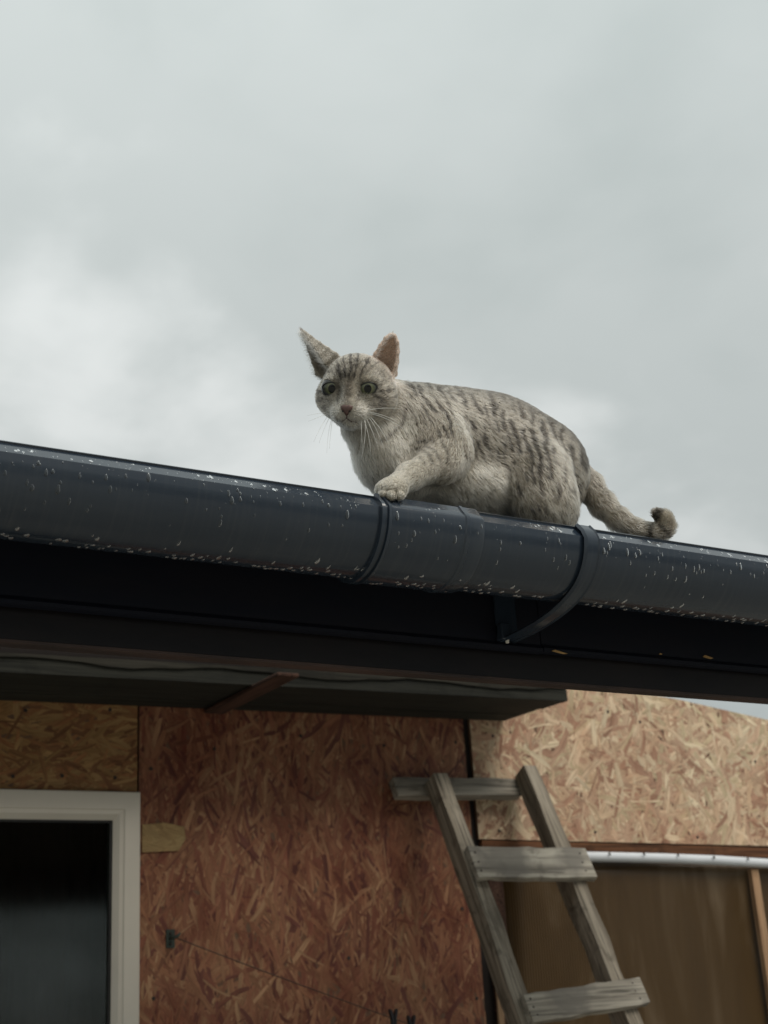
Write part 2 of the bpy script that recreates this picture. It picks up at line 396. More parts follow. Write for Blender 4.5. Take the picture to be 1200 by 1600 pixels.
# ------------------------------------------------------------------ rain gutter
gut = empty('rain_gutter', (RIM[0], Y0 + R_G, Z0 - R_G), 'dark slate half-round rain gutter wet with raindrops along the canopy edge', 'gutter')
LIP_L = 0.0205; LIP_T = math.radians(43); A_LIP = -0.30
YF = Y0 - LIP_L * math.sin(LIP_T); ZF = Z0 - LIP_L * math.cos(LIP_T)      # foot of the tilted lip
GC = (YF + R_G, ZF)
def gp(a, off=0.0):
    """point and outward normal of the gutter skin: a < 0 on the tilted lip, 0..pi round the trough"""
    if a < 0:
        f = a / A_LIP; ny, nz = -math.cos(LIP_T), math.sin(LIP_T)
        return YF + f * (Y0 - YF) + ny * off, ZF + f * (Z0 - ZF) + nz * off, ny, nz
    ny, nz = -math.cos(a), -math.sin(a)
    return GC[0] + ny * (R_G + off), GC[1] + nz * (R_G + off), ny, nz
def gutter_section(o_out, o_in, n=40, bead=True, a1=math.pi):
    al = [A_LIP, A_LIP * 0.5, A_LIP * 0.02] + [a1 * i / n for i in range(n + 1)]
    pr = [gp(a, o_out)[:2] for a in al]
    pr += [gp(a, o_in)[:2] for a in al[::-1]]
    if bead:                                   # rolled front rim
        c = (Y0 + 0.0012, Z0 + 0.0004)
        pr += [(c[0] + 0.0028 * math.cos(t), c[1] + 0.0028 * math.sin(t)) for t in np.linspace(-0.2, math.pi - 0.5, 7)]
    return pr
xu0, xu1 = rim_x(583), rim_x(743)
extrude_x('gutter_length', gutter_section(0.0, -0.0025), XL, xu0 + 0.02, M['plastic'], gut, 24, True)
extrude_x('gutter_length', gutter_section(0.0, -0.0025), xu1 - 0.02, XR, M['plastic'], gut, 24, True)
def shade_auto(o, ang=35):
    me = o.data; bm = bmesh.new(); bm.from_mesh(me); lim = math.radians(ang)
    for e in bm.edges:
        if len(e.link_faces) == 2 and e.calc_face_angle(0) > lim: e.smooth = False
    bm.to_mesh(me); bm.free()
for o in gut.children: shade_auto(o)
# union joint: a sleeve with raised rims
def sleeve():
    L = xu1 - xu0
    st = [(0.0, 0.0008), (0.0005, 0.0052), (0.0045, 0.0056), (0.006, 0.0030), (0.0085, 0.0030), (0.0095, 0.0058), (0.0135, 0.0052), (0.015, 0.0036), (L - 0.028, 0.0036), (L - 0.0265, 0.0054), (L - 0.0225, 0.0054), (L - 0.021, 0.0042), (L - 0.003, 0.0042), (L - 0.0005, 0.0034), (L, 0.0006)]
    V = []; F = []
    for dx, ro in st:
        sec = gutter_section(ro, -0.004, 44, False); k = len(sec)
        V += [(xu0 + dx, y, z + (0.0015 if j in (0, k - 1) else 0)) for j, (y, z) in enumerate(sec)]
    for s in range(len(st) - 1):
        for j in range(k):
            j2 = (j + 1) % k
            F.append((s * k + j, s * k + j2, (s + 1) * k + j2, (s + 1) * k + j))
    F.append(tuple(range(k))[::-1]); F.append(tuple((len(st) - 1) * k + j for j in range(k)))
    o = from_py('union_joint', V, F, M['plastic'], gut, True); shade_auto(o, 28)
sleeve()
# support bracket: a strap round the gutter down to the fascia
def bracket():
    x0, x1 = rim_x(896), rim_x(921)
    path = []; nrm = []
    for a in [A_LIP, A_LIP * 0.6, A_LIP * 0.25] + list(np.linspace(0.05, math.radians(38), 12)):
        y, z, ny, nz = gp(a, 0.0015); path.append((y, z)); nrm.append((ny, nz))
    q0 = np.array(path[-1]); t0 = np.array((-nrm[-1][1], nrm[-1][0])); t0 = t0 if t0[1] < 0 else -t0
    qe = np.array((yt - 0.002, Z0 - 0.0985)); q1 = q0 + t0 * 0.048; q2 = qe - np.array((0.060, 0.0))
    for t in np.linspace(0, 1, 22)[1:]:          # the hook leaves the trough and sweeps back under it to the fascia
        p = (1 - t) ** 3 * q0 + 3 * t * (1 - t) ** 2 * q1 + 3 * t * t * (1 - t) * q2 + t ** 3 * qe
        d = 3 * (1 - t) ** 2 * (q1 - q0) + 6 * t * (1 - t) * (q2 - q1) + 3 * t * t * (qe - q2); d = d / np.linalg.norm(d)
        path.append(tuple(p)); nrm.append((d[1], -d[0]) if d[0] > 0 else (-abs(d[1]), -abs(d[0])))
    V = []; F = []
    prof = [(x0 + 0.002, 0.0), (x0, 0.003), (x0 + 0.003, 0.0062), (x0 + 0.0045, 0.0045), (x1 - 0.0045, 0.0045), (x1 - 0.003, 0.0062), (x1, 0.003), (x1 - 0.002, 0.0)]
    k = len(prof)
    for (y, z), (ny, nz) in zip(path, nrm):
        for px_, h in prof: V.append((px_, y + ny * h, z + nz * h))
    for i in range(len(path) - 1):
        for j in range(k):
            F.append((i * k + j, (i + 1) * k + j, (i + 1) * k + (j + 1) % k, i * k + (j + 1) % k))
    F.append(tuple(range(k))); F.append(tuple((len(path) - 1) * k + j for j in range(k))[::-1])
    o = from_py('support_bracket', V, F, M['plastic'], gut, True); shade_auto(o, 30)
    pl = box('mounting_plate', x0 - 0.004, x1 + 0.004, yt - 0.006, yt - 0.0005, Z0 - 0.095, Z0 - 0.02, M['plastic'], o, 0.001)
    lg = box('lug', x0 - 0.004, x0 + 0.010, yt - 0.016, yt - 0.0005, Z0 - 0.1035, Z0 - 0.080, M['plastic'], o, 0.0015)
    c = np.array([x0 + 0.006, yt - 0.012, Z0 - 0.1035]); V, F = tube_mesh([c, c + [0, 0, -0.004]], [0.0028, 0.0024], 8)
    s = from_py('screw', V, F, M['pvc'], o)
bracket()
# raindrops on the gutter
def drops():
    V = []; F = []
    nu, nv = 9, 5
    def drop(x, a, w, h, t, off):
        base = len(V)
        cy_, cz_, ny, nz = gp(a, off - 0.0002); ty, tz = -nz, ny
        if tz > 0: ty, tz = -ty, -tz
        if a > 1.57: ty, tz = 1.0, 0.0
        wob = random.uniform(-0.15, 0.15)
        for j in range(nv + 1):
            ph = (j / nv) * math.pi / 2
            rr = math.cos(ph); hh = math.sin(ph) ** 0.9
            for i in range(nu):
                q = 2 * math.pi * i / nu
                s_ = math.sin(q); c_ = math.cos(q)
                tw = 1.0 + 0.28 * s_                      # heavier at the lower end
                dx = rr * w * c_ * tw * (1 + wob * s_); dt = rr * h * s_ + 0.18 * h * hh
                V.append((x + dx, cy_ + ny * t * hh + ty * dt, cz_ + nz * t * hh + tz * dt))
        for j in range(nv):
            for i in range(nu):
                i2 = (i + 1) % nu
                F.append((base + j * nu + i, base + j * nu + i2, base + (j + 1) * nu + i2, base + (j + 1) * nu + i))
    xa, xb = rim_x(-40), rim_x(1240)
    bx0, bx1 = rim_x(885), rim_x(930)
    def off_at(x): return 0.0036 if xu0 + 0.014 < x < xu1 - 0.004 else 0.0
    def ok(x, a):
        if abs(x - xu0) < 0.02 or abs(x - xu1 + 0.025) < 0.006: return False
        return not (bx0 < x < bx1)
    n = 0
    while n < 190:
        x = random.uniform(xa, xb); a = min(abs(random.gauss(0, 0.42)) + A_LIP + 0.07, 1.5)
        if random.random() < 0.2: a = random.uniform(0.1, 1.0)
        if -0.05 < a < 0.06: continue
        if not ok(x, a): continue
        sc = random.choice((0.55, 0.7, 0.8, 1.0, 1.25)) * (1.0 if a < 0.7 else 0.75)
        drop(x, a, 0.0020 * sc, 0.0031 * sc * random.uniform(0.8, 1.5), 0.0008 * sc, off_at(x)); n += 1
    n = 0
    while n < 260:                                # fine spray along the top
        x = random.uniform(xa, xb); a = abs(random.gauss(0.0, 0.3)) + A_LIP + 0.06
        if a > 1.2 or not ok(x, a): continue
        s_ = random.uniform(0.0004, 0.0008)
        drop(x, a, s_, s_ * random.uniform(1, 2.2), s_ * 0.7, off_at(x)); n += 1
    x = xa                                          # drips hanging along the bottom
    while x < xb:
        w = random.uniform(0.0025, 0.0062)
        if not (bx0 - 0.01 < x < bx1 + 0.01) and random.random() < 0.62:
            drop(x, random.uniform(1.42, 1.72), w * 0.62, random.uniform(0.0025, 0.0045), random.uniform(0.0006, 0.0014), off_at(x))
        if random.random() < 0.2: drop(x, random.uniform(1.15, 1.45), w * 0.5, random.uniform(0.002, 0.006), 0.0008, off_at(x))
        x += w * 1.25
    o = from_py('raindrops', V, F, M['water'], gut, True); tag(o, kind='stuff')
drops()

# ------------------------------------------------------------------ workshop building with the strand-board wall
bld = empty('workshop_building', (2.4, YW, 0), 'workshop with stained strand-board wall, white window and bronze plastic glazing', 'building')
def clip_poly(poly, clip):
    out = poly
    for i in range(len(clip)):
        a, b = clip[i], clip[(i + 1) % len(clip)]; inp = out; out = []
        if not inp: return []
        def side(p): return (b[0] - a[0]) * (p[1] - a[1]) - (b[1] - a[1]) * (p[0] - a[0])
        for j in range(len(inp)):
            p, q = inp[j], inp[(j + 1) % len(inp)]; sp, sq = side(p), side(q)
            if sp >= 0: out.append(p)
            if (sp >= 0) != (sq >= 0):
                t = sp / (sp - sq); out.append(tuple(p[k] + t * (q[k] - p[k]) for k in range(len(p))))
    return out
def osb_board(poly, n, palette, mat, ang, spread, yf, seed, Lr=(0.04, 0.12), Wr=(0.007, 0.028), bendy=0.045):
    """poly: counter-clockwise (x,z) outline on the wall plane; the strands are real thin flakes"""
    rs = random.Random(seed)
    V = [(x, yf, z) for x, z in poly] + [(x, yf + 0.012, z) for x, z in poly]; k = len(poly)
    F = [tuple(range(k)), tuple(range(2 * k - 1, k - 1, -1))] + [(i, i + k, (i + 1) % k + k, (i + 1) % k) for i in range(k)]
    brd = from_py('strand_board', V, F, M['board_core'], bld)
    xs = [p[0] for p in poly]; zs = [p[1] for p in poly]
    V = []; F = []; C = []; UV = []
    for i in range(n):
        cx_, cz_ = rs.uniform(min(xs), max(xs)), rs.uniform(min(zs), max(zs))
        L = rs.uniform(*Lr); W = rs.uniform(*Wr)
        if i < n * 0.25: L *= 1.3; W *= 1.8
        th = ang + rs.gauss(0, spread); ca, sa = math.cos(th), math.sin(th); bend = rs.gauss(0, bendy) * L
        ring = []
        prof = [(-.5, -.5 + rs.uniform(0, .3)), (-.2, -.5), (.15, -.5 + rs.uniform(-.12, .12)), (.5, -.5 + rs.uniform(0, .4)), (.5 + rs.uniform(-.12, .1), .5 - rs.uniform(0, .4)), (.2, .5), (-.15, .5 + rs.uniform(-.12, .12)), (-.5 - rs.uniform(-.12, .1), .5 - rs.uniform(0, .3))]
        for u, w in prof:
            lu, lw = u * L, w * W + bend * (1 - 4 * u * u)
            ring.append((cx_ + ca * lu - sa * lw, cz_ + sa * lu + ca * lw, lu, w * W))
        ring = clip_poly(ring, poly)
        if len(ring) < 3: continue
        y = yf - 0.00015 - 0.0011 * i / n
        tl = rs.uniform(-0.012, 0.012)
        b = len(V); c = palette[min(int(rs.random() ** 1.1 * len(palette)), len(palette) - 1)]; v = rs.uniform(0.85, 1.14)
        o_ = rs.uniform(0, 50)
        for (x, z, lu, lw) in ring:
            V.append((x, y + lw * tl, z)); C.append((c[0] * v, c[1] * v, c[2] * v, 1)); UV.append((lu + o_, lw + o_))
        F.append(tuple(range(b, b + len(ring))))
    o = from_py('strand_layer', V, F, mat, brd)
    tag(o, kind='stuff')
    me = o.data
    at = me.color_attributes.new('strand', 'FLOAT_COLOR', 'POINT'); at.data.foreach_set('color', np.array(C, dtype=np.float32).ravel())
    uvl = me.uv_layers.new(name='grain'); li = np.empty(len(me.loops), dtype=np.int32); me.loops.foreach_get('vertex_index', li)
    uvl.data.foreach_set('uv', np.array(UV, dtype=np.float32)[li].ravel())
    return brd
def wp(px, py, y=YW):
    p = on_y(px, py, y); return (p[0], p[2])
RED = [(0.34, 0.165, 0.092), (0.30, 0.132, 0.076), (0.38, 0.20, 0.112), (0.26, 0.102, 0.063), (0.36, 0.178, 0.098), (0.45, 0.265, 0.15), (0.18, 0.068, 0.049), (0.31, 0.142, 0.084)]
OCH = [(0.40, 0.245, 0.105), (0.44, 0.275, 0.12), (0.33, 0.18, 0.08), (0.48, 0.31, 0.14), (0.27, 0.135, 0.065), (0.40, 0.20, 0.09)]
PALE = [(0.62, 0.46, 0.315), (0.70, 0.555, 0.39), (0.54, 0.375, 0.26), (0.65, 0.50, 0.34), (0.48, 0.305, 0.21), (0.73, 0.61, 0.43), (0.58, 0.42, 0.29), (0.40, 0.24, 0.16), (0.60, 0.49, 0.32)]
xf = wp(215, 1240)[0]; zf = wp(100, 1237)[1]; xsm = wp(728, 1130)[0]
ztop = CAMH + 1.02
osb_board([(0.1, zf + 0.003), (xf - 0.002, zf + 0.003), (xf - 0.002, ztop), (0.1, ztop)], 2600, OCH, M['osb_header'], 0.1, 0.5, YW, 1, (0.035, 0.11), (0.005, 0.017))
osb_board([(xf + 0.004, 0.05), (xsm - 0.011, 0.05), (xsm - 0.011, ztop), (xf + 0.004, ztop)], 11500, RED, M['osb_red'], math.pi / 2, 0.55, YW + 0.001, 2, (0.03, 0.13), (0.004, 0.016))
zc0, zc1 = wp(760, 1311)[1], wp(1200, 1322)[1]
pr_ = [wp(1060, 1093), wp(1120, 1104), wp(1200, 1125), wp(1420, 1180)]
osb_board([(xsm + 0.014, zc0), (wp(1420, 1330)[0], zc1 - 0.01), (pr_[3][0], pr_[3][1]), (pr_[2][0], pr_[2][1]), (pr_[0][0], pr_[0][1]), (xsm + 0.30, pr_[0][1] + 0.04), (xsm + 0.014, pr_[0][1] + 0.05)], 4200, PALE, M['osb_pale'], 0.4, 1.3, YW, 3, (0.025, 0.12), (0.004, 0.024), 0.055)
# an unstained patch and a few torn strands beside the window frame
p0, p1 = wp(221, 1332), wp(289, 1286)
osb_board([(p0[0], p0[1]), (p1[0] - 0.02, p0[1] + 0.004), (p1[0], p0[1] + 0.035), (p1[0] - 0.004, p1[1] - 0.01), (p0[0] + 0.06, p1[1]), (p0[0], p1[1] - 0.006)], 70, [(0.42, 0.31, 0.15), (0.47, 0.35, 0.17), (0.40, 0.285, 0.135)], M['osb_header'], 0.1, 0.5, YW - 0.0035, 4)
# dark post in the joint, post below the joint, plank over the glazing
box('joint_backing', xf - 0.03, xf + 0.03, YW + 0.0145, YW + 0.04, zf + 0.03, ztop, M['dark'], bld)  # unseen batten added to stop light through the board joint
box('joint_post', xsm - 0.03, xsm + 0.03, YW + 0.014, YW + 0.08, 0.0, ztop, M['dark'], bld)
pz0, pz1 = wp(900, 1333)[1], wp(900, 1316)[1]
V = []
for y in (YW - 0.004, YW + 0.03):
    a, b, c, d = wp(752, 1331), wp(1420, 1344), wp(1420, 1330), wp(752, 1313)
    V += [(a[0], y, a[1]), (b[0], y, b[1]), (c[0], y, c[1]), (d[0], y, d[1])]
from_py('header_plank', V, [(0, 1, 2, 3), (7, 6, 5, 4), (0, 4, 5, 1), (1, 5, 6, 2), (2, 6, 7, 3), (3, 7, 4, 0)], M['plank'], bld)
# white pipe bowed under the plank
pp = [on_y(px_, py_, YW - 0.022) for px_, py_ in ((770, 1337), (860, 1337.5), (950, 1339), (1040, 1341), (1120, 1344), (1200, 1349), (1300, 1357), (1420, 1369))]
V, F = tube_mesh(pp, [0.0155] * len(pp), 14); pipe = from_py('plastic_pipe', V, F, M['pipe'], bld, True)
for px_, py_ in ((952, 1332.5), (1006, 1333), (1059, 1334.5), (1115, 1338), (1168, 1340.5)):
    c = on_y(px_, py_, YW - 0.04); V, F = tube_mesh([c, c + np.array([0, -0.004, -0.007])], [0.0035, 0.0022], 8)
    s = from_py('screw', V, F, M['nail'], pipe)
# bronze sheet glazing with a fresh batten
gx0, gx1 = wp(786, 1400)[0], wp(1420, 1400)[0]; gz1 = wp(900, 1345)[1]
ys = YW + 0.012
nx, nz_ = 28, 24; V = []; F = []
for j in range(nz_ + 1):
    for i in range(nx + 1):
        x = gx0 + (gx1 - gx0) * i / nx; z = 0.7 + (gz1 - 0.7) * j / nz_
        V.append((x, ys + 0.006 * math.sin(x * 5.1 + z * 2) + 0.004 * math.sin(z * 7 - x * 3), z))
for j in range(nz_):
    for i in range(nx):
        a = j * (nx + 1) + i; F.append((a, a + 1, a + nx + 2, a + nx + 1))
gs = from_py('glazing_sheet', V, F, M['sheet'], bld, True)
sm = gs.modifiers.new('thick', 'SOLIDIFY'); sm.thickness = 0.006; sm.offset = 1
box('glazing_post', xsm + 0.036, gx0 + 0.004, YW - 0.002, YW + 0.06, 0.0, gz1 + 0.02, M['rafter'], bld, 0.002)
b0, b1 = wp(1174, 1357), wp(1206, 1557)
box('glazing_batten', b0[0] - 0.017, b0[0] + 0.017, YW - 0.016, YW + 0.004, 0.7, b0[1] - 0.004, M['batten'], bld, 0.0015)
s0 = wp(779, 1560)[0]
box('edge_strip', s0 - 0.011, s0 + 0.008, YW - 0.012, YW - 0.0025, 0.2, wp(779, 1498)[1], M['batten'], bld, 0.0015)
box('glazing_sill', gx0 + 0.006, gx1, YW - 0.03, YW + 0.04, 0.62, 0.698, M['plank'], bld, 0.003)
box('lower_wall', gx0 + 0.006, gx1, YW + 0.001, YW + 0.02, 0.0, 0.618, M['board_core'], bld)
# soffit and sawn front edge of the little eave, with a rafter tail
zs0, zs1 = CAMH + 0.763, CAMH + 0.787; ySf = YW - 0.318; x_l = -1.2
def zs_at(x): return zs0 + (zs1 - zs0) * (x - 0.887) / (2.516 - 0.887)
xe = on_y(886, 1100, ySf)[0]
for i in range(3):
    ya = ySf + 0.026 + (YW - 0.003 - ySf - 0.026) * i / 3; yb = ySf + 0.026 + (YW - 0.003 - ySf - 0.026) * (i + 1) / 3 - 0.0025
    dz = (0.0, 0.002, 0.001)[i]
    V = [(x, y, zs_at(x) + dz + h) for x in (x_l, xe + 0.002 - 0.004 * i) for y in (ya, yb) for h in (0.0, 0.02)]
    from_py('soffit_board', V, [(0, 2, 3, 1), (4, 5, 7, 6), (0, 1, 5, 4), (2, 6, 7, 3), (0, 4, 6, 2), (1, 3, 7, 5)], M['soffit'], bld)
# sawn edge board, ragged top
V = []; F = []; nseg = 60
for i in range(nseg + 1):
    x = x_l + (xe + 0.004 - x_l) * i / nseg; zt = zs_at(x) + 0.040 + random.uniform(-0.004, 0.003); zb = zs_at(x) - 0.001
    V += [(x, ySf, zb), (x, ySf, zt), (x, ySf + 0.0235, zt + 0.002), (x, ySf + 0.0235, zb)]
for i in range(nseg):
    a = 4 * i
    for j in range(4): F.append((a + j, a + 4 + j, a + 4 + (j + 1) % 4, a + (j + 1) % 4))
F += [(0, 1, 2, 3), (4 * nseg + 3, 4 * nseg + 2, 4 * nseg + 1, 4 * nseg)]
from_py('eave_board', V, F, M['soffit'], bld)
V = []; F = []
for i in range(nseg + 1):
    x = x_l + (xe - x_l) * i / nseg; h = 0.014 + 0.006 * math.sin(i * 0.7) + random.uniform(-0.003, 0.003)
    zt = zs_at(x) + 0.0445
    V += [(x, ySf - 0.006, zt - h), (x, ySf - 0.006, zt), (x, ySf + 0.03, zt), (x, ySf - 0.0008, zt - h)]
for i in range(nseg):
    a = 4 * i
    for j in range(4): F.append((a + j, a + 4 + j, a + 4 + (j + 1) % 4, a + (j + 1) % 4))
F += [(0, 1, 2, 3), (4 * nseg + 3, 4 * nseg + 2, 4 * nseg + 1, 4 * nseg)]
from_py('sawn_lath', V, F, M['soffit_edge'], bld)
V = [(x, y + dy, zs_at(x) + dz) for x in (x_l, xe - 0.004) for (y, dz, dy) in ((ySf + 0.008, 0.047, 0), (ySf + 0.008, 0.16, -0.035), (YW - 0.004, 0.27, 0), (YW - 0.004, 0.25, 0), (ySf + 0.036, 0.12, 0), (ySf + 0.030, 0.047, 0))]
from_py('eave_shade_plate', V, [(0, 6, 7, 1), (1, 7, 8, 2), (2, 8, 9, 3), (3, 9, 10, 4), (4, 10, 11, 5), (5, 11, 6, 0), (0, 1, 2, 3, 4, 5), (11, 10, 9, 8, 7, 6)], M['dark'], bld)  # added dark plate, leaning out, standing in for the shade above the eave
xj = 1.475; zj = zs_at(xj)
box('rafter_tail', xj - 0.03, xj + 0.03, YW - 0.47, YW - 0.004, zj - 0.012, zj - 0.002, M['rafter'], bld, 0.002)
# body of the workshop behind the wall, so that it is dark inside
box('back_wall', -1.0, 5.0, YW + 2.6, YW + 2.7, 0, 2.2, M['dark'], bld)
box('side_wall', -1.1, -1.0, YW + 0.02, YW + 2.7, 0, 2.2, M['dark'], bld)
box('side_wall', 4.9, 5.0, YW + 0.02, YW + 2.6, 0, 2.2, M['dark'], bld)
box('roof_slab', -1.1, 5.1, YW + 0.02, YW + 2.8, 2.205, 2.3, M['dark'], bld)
# the wall left of the picture
box('wall_board', -1.1, 0.095, YW, YW + 0.012, 0.05, ztop, M['board_core'], bld)
# window
zwb = 0.95; xwl = 0.22
fo = YW - 0.022; fw = wp(176, 1300)[0]
win_h = wp(100, 1281)[1]
def frame_bar(pts_out, pts_in, name, par):
    """one mitred bar between an outer and an inner edge, with a stepped profile"""
    V = []; F = []
    prof = [(0.0, YW + 0.04), (0.0, fo + 0.002), (0.03, fo), (0.62, fo), (0.66, fo + 0.004), (0.80, fo + 0.006), (1.0, fo + 0.02), (1.0, YW + 0.04)]
    for e_ in (0, 1):
        for t, y in prof:
            o_, i_ = pts_out[e_], pts_in[e_]
            V.append((o_[0] + (i_[0] - o_[0]) * t, y, o_[1] + (i_[1] - o_[1]) * t))
    k = len(prof)
    for j in range(k): F.append((j, (j + 1) % k, (j + 1) % k + k, j + k))
    F += [tuple(range(k))[::-1], tuple(range(k, 2 * k))]
    o = from_py(name, V, F, M['pvc'], par)
    bm = bmesh.new(); bm.from_mesh(o.data); bmesh.ops.recalc_face_normals(bm, faces=bm.faces[:]); bm.to_mesh(o.data); bm.free()
    return o
O = [(xwl, zwb), (xf, zwb), (xf, zf), (xwl, zf)]
bw = xf - fw; bh = zf - win_h
I = [(xwl + bw, zwb + bh), (fw, zwb + bh), (fw, win_h), (xwl + bw, win_h)]
wfirst = frame_bar((O[2], O[3]), (I[2], I[3]), 'window', bld)
for a, b in ((0, 1), (1, 2), (3, 0)):
    o = frame_bar((O[a], O[b]), (I[a], I[b]), 'frame_bar', wfirst)
for nm, xa_, xb_, za_, zb_ in (('gasket', I[0][0], I[1][0], I[2][1] - 0.006, I[2][1]), ('gasket', I[1][0] - 0.007, I[1][0], I[0][1], I[2][1] - 0.006)):
    o = box(nm, xa_, xb_, YW + 0.001, YW + 0.006, za_, zb_, M['gasket'], wfirst)
o = box('pane', I[0][0] - 0.004, I[1][0] + 0.004, YW + 0.0075, YW + 0.0115, I[0][1] - 0.004, I[2][1] + 0.004, M['glass'], wfirst)
# curtain inside
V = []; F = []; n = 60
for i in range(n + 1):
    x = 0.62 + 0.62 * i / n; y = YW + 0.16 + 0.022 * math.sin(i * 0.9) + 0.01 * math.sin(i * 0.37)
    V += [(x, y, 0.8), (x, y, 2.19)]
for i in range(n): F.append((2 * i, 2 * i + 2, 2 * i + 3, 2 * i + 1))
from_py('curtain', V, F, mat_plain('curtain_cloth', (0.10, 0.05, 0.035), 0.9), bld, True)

# ------------------------------------------------------------------ ladder
lad_top = on_y(678, 1207, YW - 0.105)
ld = empty('ladder', (lad_top[0] + 0.15, YW - 1.1, 0), 'weathered grey home-made wooden ladder leaning on the strand-board wall', 'ladder')
K = 0.485; dn = _n(np.array([0, -K, -1.0])); nrm = _n(np.array([0, -1.0, K]))     # down the ladder, out of its front face
def lad_pt(x, t, h=0.0): return np.array([x, lad_top[1], lad_top[2]]) + dn * t + nrm * h
def lad_box(name, xa, xb, t0, t1, h0, h1, mat, skew=(0, 0), parent=None, wob=0.0012, nt=10, ns=1):
    """board in ladder coordinates; x across, t down, h out of the front face; slightly uneven edges"""
    rs = random.Random(int((xa + t0 * 7) * 1e4)); bm = bmesh.new()
    long_t = (t1 - t0) > (xb - xa)
    n = nt; rows = []
    for i in range(n + 1):
        f = i / n; row = []
        for (u, h) in ((0, 0), (1, 0), (1, 1), (0, 1)):
            w1, w2 = rs.gauss(0, wob), rs.gauss(0, wob)
            if long_t: x = xa + (xb - xa) * u + w1; t = t0 + (t1 - t0) * f + skew[0] * u * (1 - f)
            else: x = xa + (xb - xa) * f; t = t0 + (t1 - t0) * u + w1 + skew[0] * f
            row.append(bm.verts.new(lad_pt(x, t, h0 + (h1 - h0) * h + w2 * 0.5)))
        rows.append(row)
    for i in range(n):
        for j in range(4): bm.faces.new((rows[i][j], rows[i][(j + 1) % 4], rows[i + 1][(j + 1) % 4], rows[i + 1][j]))
    bm.faces.new(rows[0][::-1]); bm.faces.new(rows[-1])
    bmesh.ops.recalc_face_normals(bm, faces=bm.faces[:])
    bmesh.ops.bevel(bm, geom=[e for e in bm.edges if e.calc_face_angle(0) > 0.6], offset=0.0022, segments=2, profile=0.6, affect='EDGES')
    # local frame aligned to the board so that the grain runs along it
    me = bpy.data.meshes.new(name)
    rot = Matrix(((1, 0, 0), tuple(nrm * -1), tuple(-dn)))
    rot = rot.transposed()
    loc = Vector(lad_pt((xa + xb) / 2, (t0 + t1) / 2, (h0 + h1) / 2))
    mw = Matrix.Translation(loc) @ rot.to_4x4(); bm.transform(mw.inverted()); bm.to_mesh(me); bm.free()
    o = bpy.data.objects.new(name, me); COL.objects.link(o); me.materials.append(mat)
    o.parent = ld; o.matrix_parent_inverse = Matrix.Translation(ld.location).inverted(); o.matrix_basis = mw
    return o
def solve_x(px, t, h=0.0):
    lo, hi = 1.0, 4.0
    for _ in range(50):
        m = (lo + hi) / 2
        if proj(lad_pt(m, t, h))[0, 0] < px: lo = m
        else: hi = m
    return lo
def solve_t(x, py, h=0.0):
    lo, hi = -0.5, 3.0
    for _ in range(50):
        m = (lo + hi) / 2
        if proj(lad_pt(x, m, h))[0, 1] < py: lo = m
        else: hi = m
    return lo
LEN = (lad_top[2]) / -dn[2]
xl0 = lad_top[0]; RWD, RDP = 0.050, 0.062
xr0 = solve_x(820, -0.03)
tr0 = solve_t(xr0, 1195)
lad_box('rail', xl0, xl0 + RWD, 0.0, LEN - 0.001, -RDP, 0.0, M['rail'], wob=0.0022, nt=26)
lad_box('rail', xr0, xr0 + RWD, tr0, LEN - 0.001, -RDP, 0.0, M['rail'], wob=0.0022, nt=26)
# top bar behind the rails
xc0 = solve_x(622, 0.03, -RDP)
tb0 = solve_t(xc0, 1214, -RDP); tb1 = solve_t(xc0, 1240, -RDP)
lad_box('top_bar', xc0, xr0 + 0.006, tb0, tb1 + 0.004, -RDP - 0.03, -RDP - 0.0015, M['ladder'], skew=(-0.012, 0))
steps = []
for (pxl, pyt, pyb, pxr, sk) in ((731, 1322, 1371, 914, 0.004), (818, 1553, 1597, 1006, -0.028)):
    h = 0.024
    ta = solve_t(solve_x(pxl, 0.3, h), pyt, h); xa = solve_x(pxl, ta, h); ta = solve_t(xa, pyt, h); xa = solve_x(pxl, ta, h)
    tb = solve_t(xa, pyb, h); xb = solve_x(pxr, ta, h)
    steps.append((xa, xb, ta, tb, sk))
gap = steps[1][2] - steps[0][2]
for i in range(2, 6): steps.append((steps[0][0], steps[0][1], steps[0][2] + gap * i, steps[0][3] + gap * i, 0.0))
for xa, xb, ta, tb, sk in steps:
    if tb > LEN - 0.1: continue
    st = lad_box('step', xa, xb, ta, tb, 0.0015, 0.024, M['step'], skew=(sk, 0), wob=0.0016)
    for fx in (0.05, 0.92):
        for ft in (0.2, 0.5, 0.78):
            c = lad_pt(xa + (xb - xa) * (fx + random.uniform(-0.012, 0.012)), ta + (tb - ta) * ft + sk * fx, 0.0235)
            V, F = tube_mesh([c, c + nrm * 0.0018], [0.0032, 0.0026], 8)
            nl = from_py('nail', [np.array(st.matrix_basis.inverted() @ Vector(v)) for v in V], F, M['nail']); nl.parent = st

# ------------------------------------------------------------------ washing line with two pegs
ha = on_y(267, 1466, YW - 0.006)
wl = empty('washing_line', tuple(ha), 'thin brown washing line from a small wall hook across the red board', 'washing line')
box('hook_plate', ha[0] - 0.012, ha[0] + 0.012, YW - 0.004, YW - 0.0015, ha[2] - 0.024, ha[2] + 0.022, M['hook'], wl, 0.001)
V, F = tube_mesh([ha + [0, 0.003, 0], ha + [0, -0.02, 0], ha + [0.008, -0.03, 0.004], ha + [0.014, -0.026, 0.01]], [0.005, 0.005, 0.004, 0.003], 8)
from_py('hook', V, F, M['hook'], wl, True)
for dz in (0.012, -0.014):
    V, F = tube_mesh([ha + [0.0, 0.0025, dz], ha + [0.0, -0.001, dz]], [0.004, 0.0032], 8); from_py('screw', V, F, M['nail'], wl)
A = ha + np.array([0.006, -0.028, -0.002]); depth_end = YW - 0.16
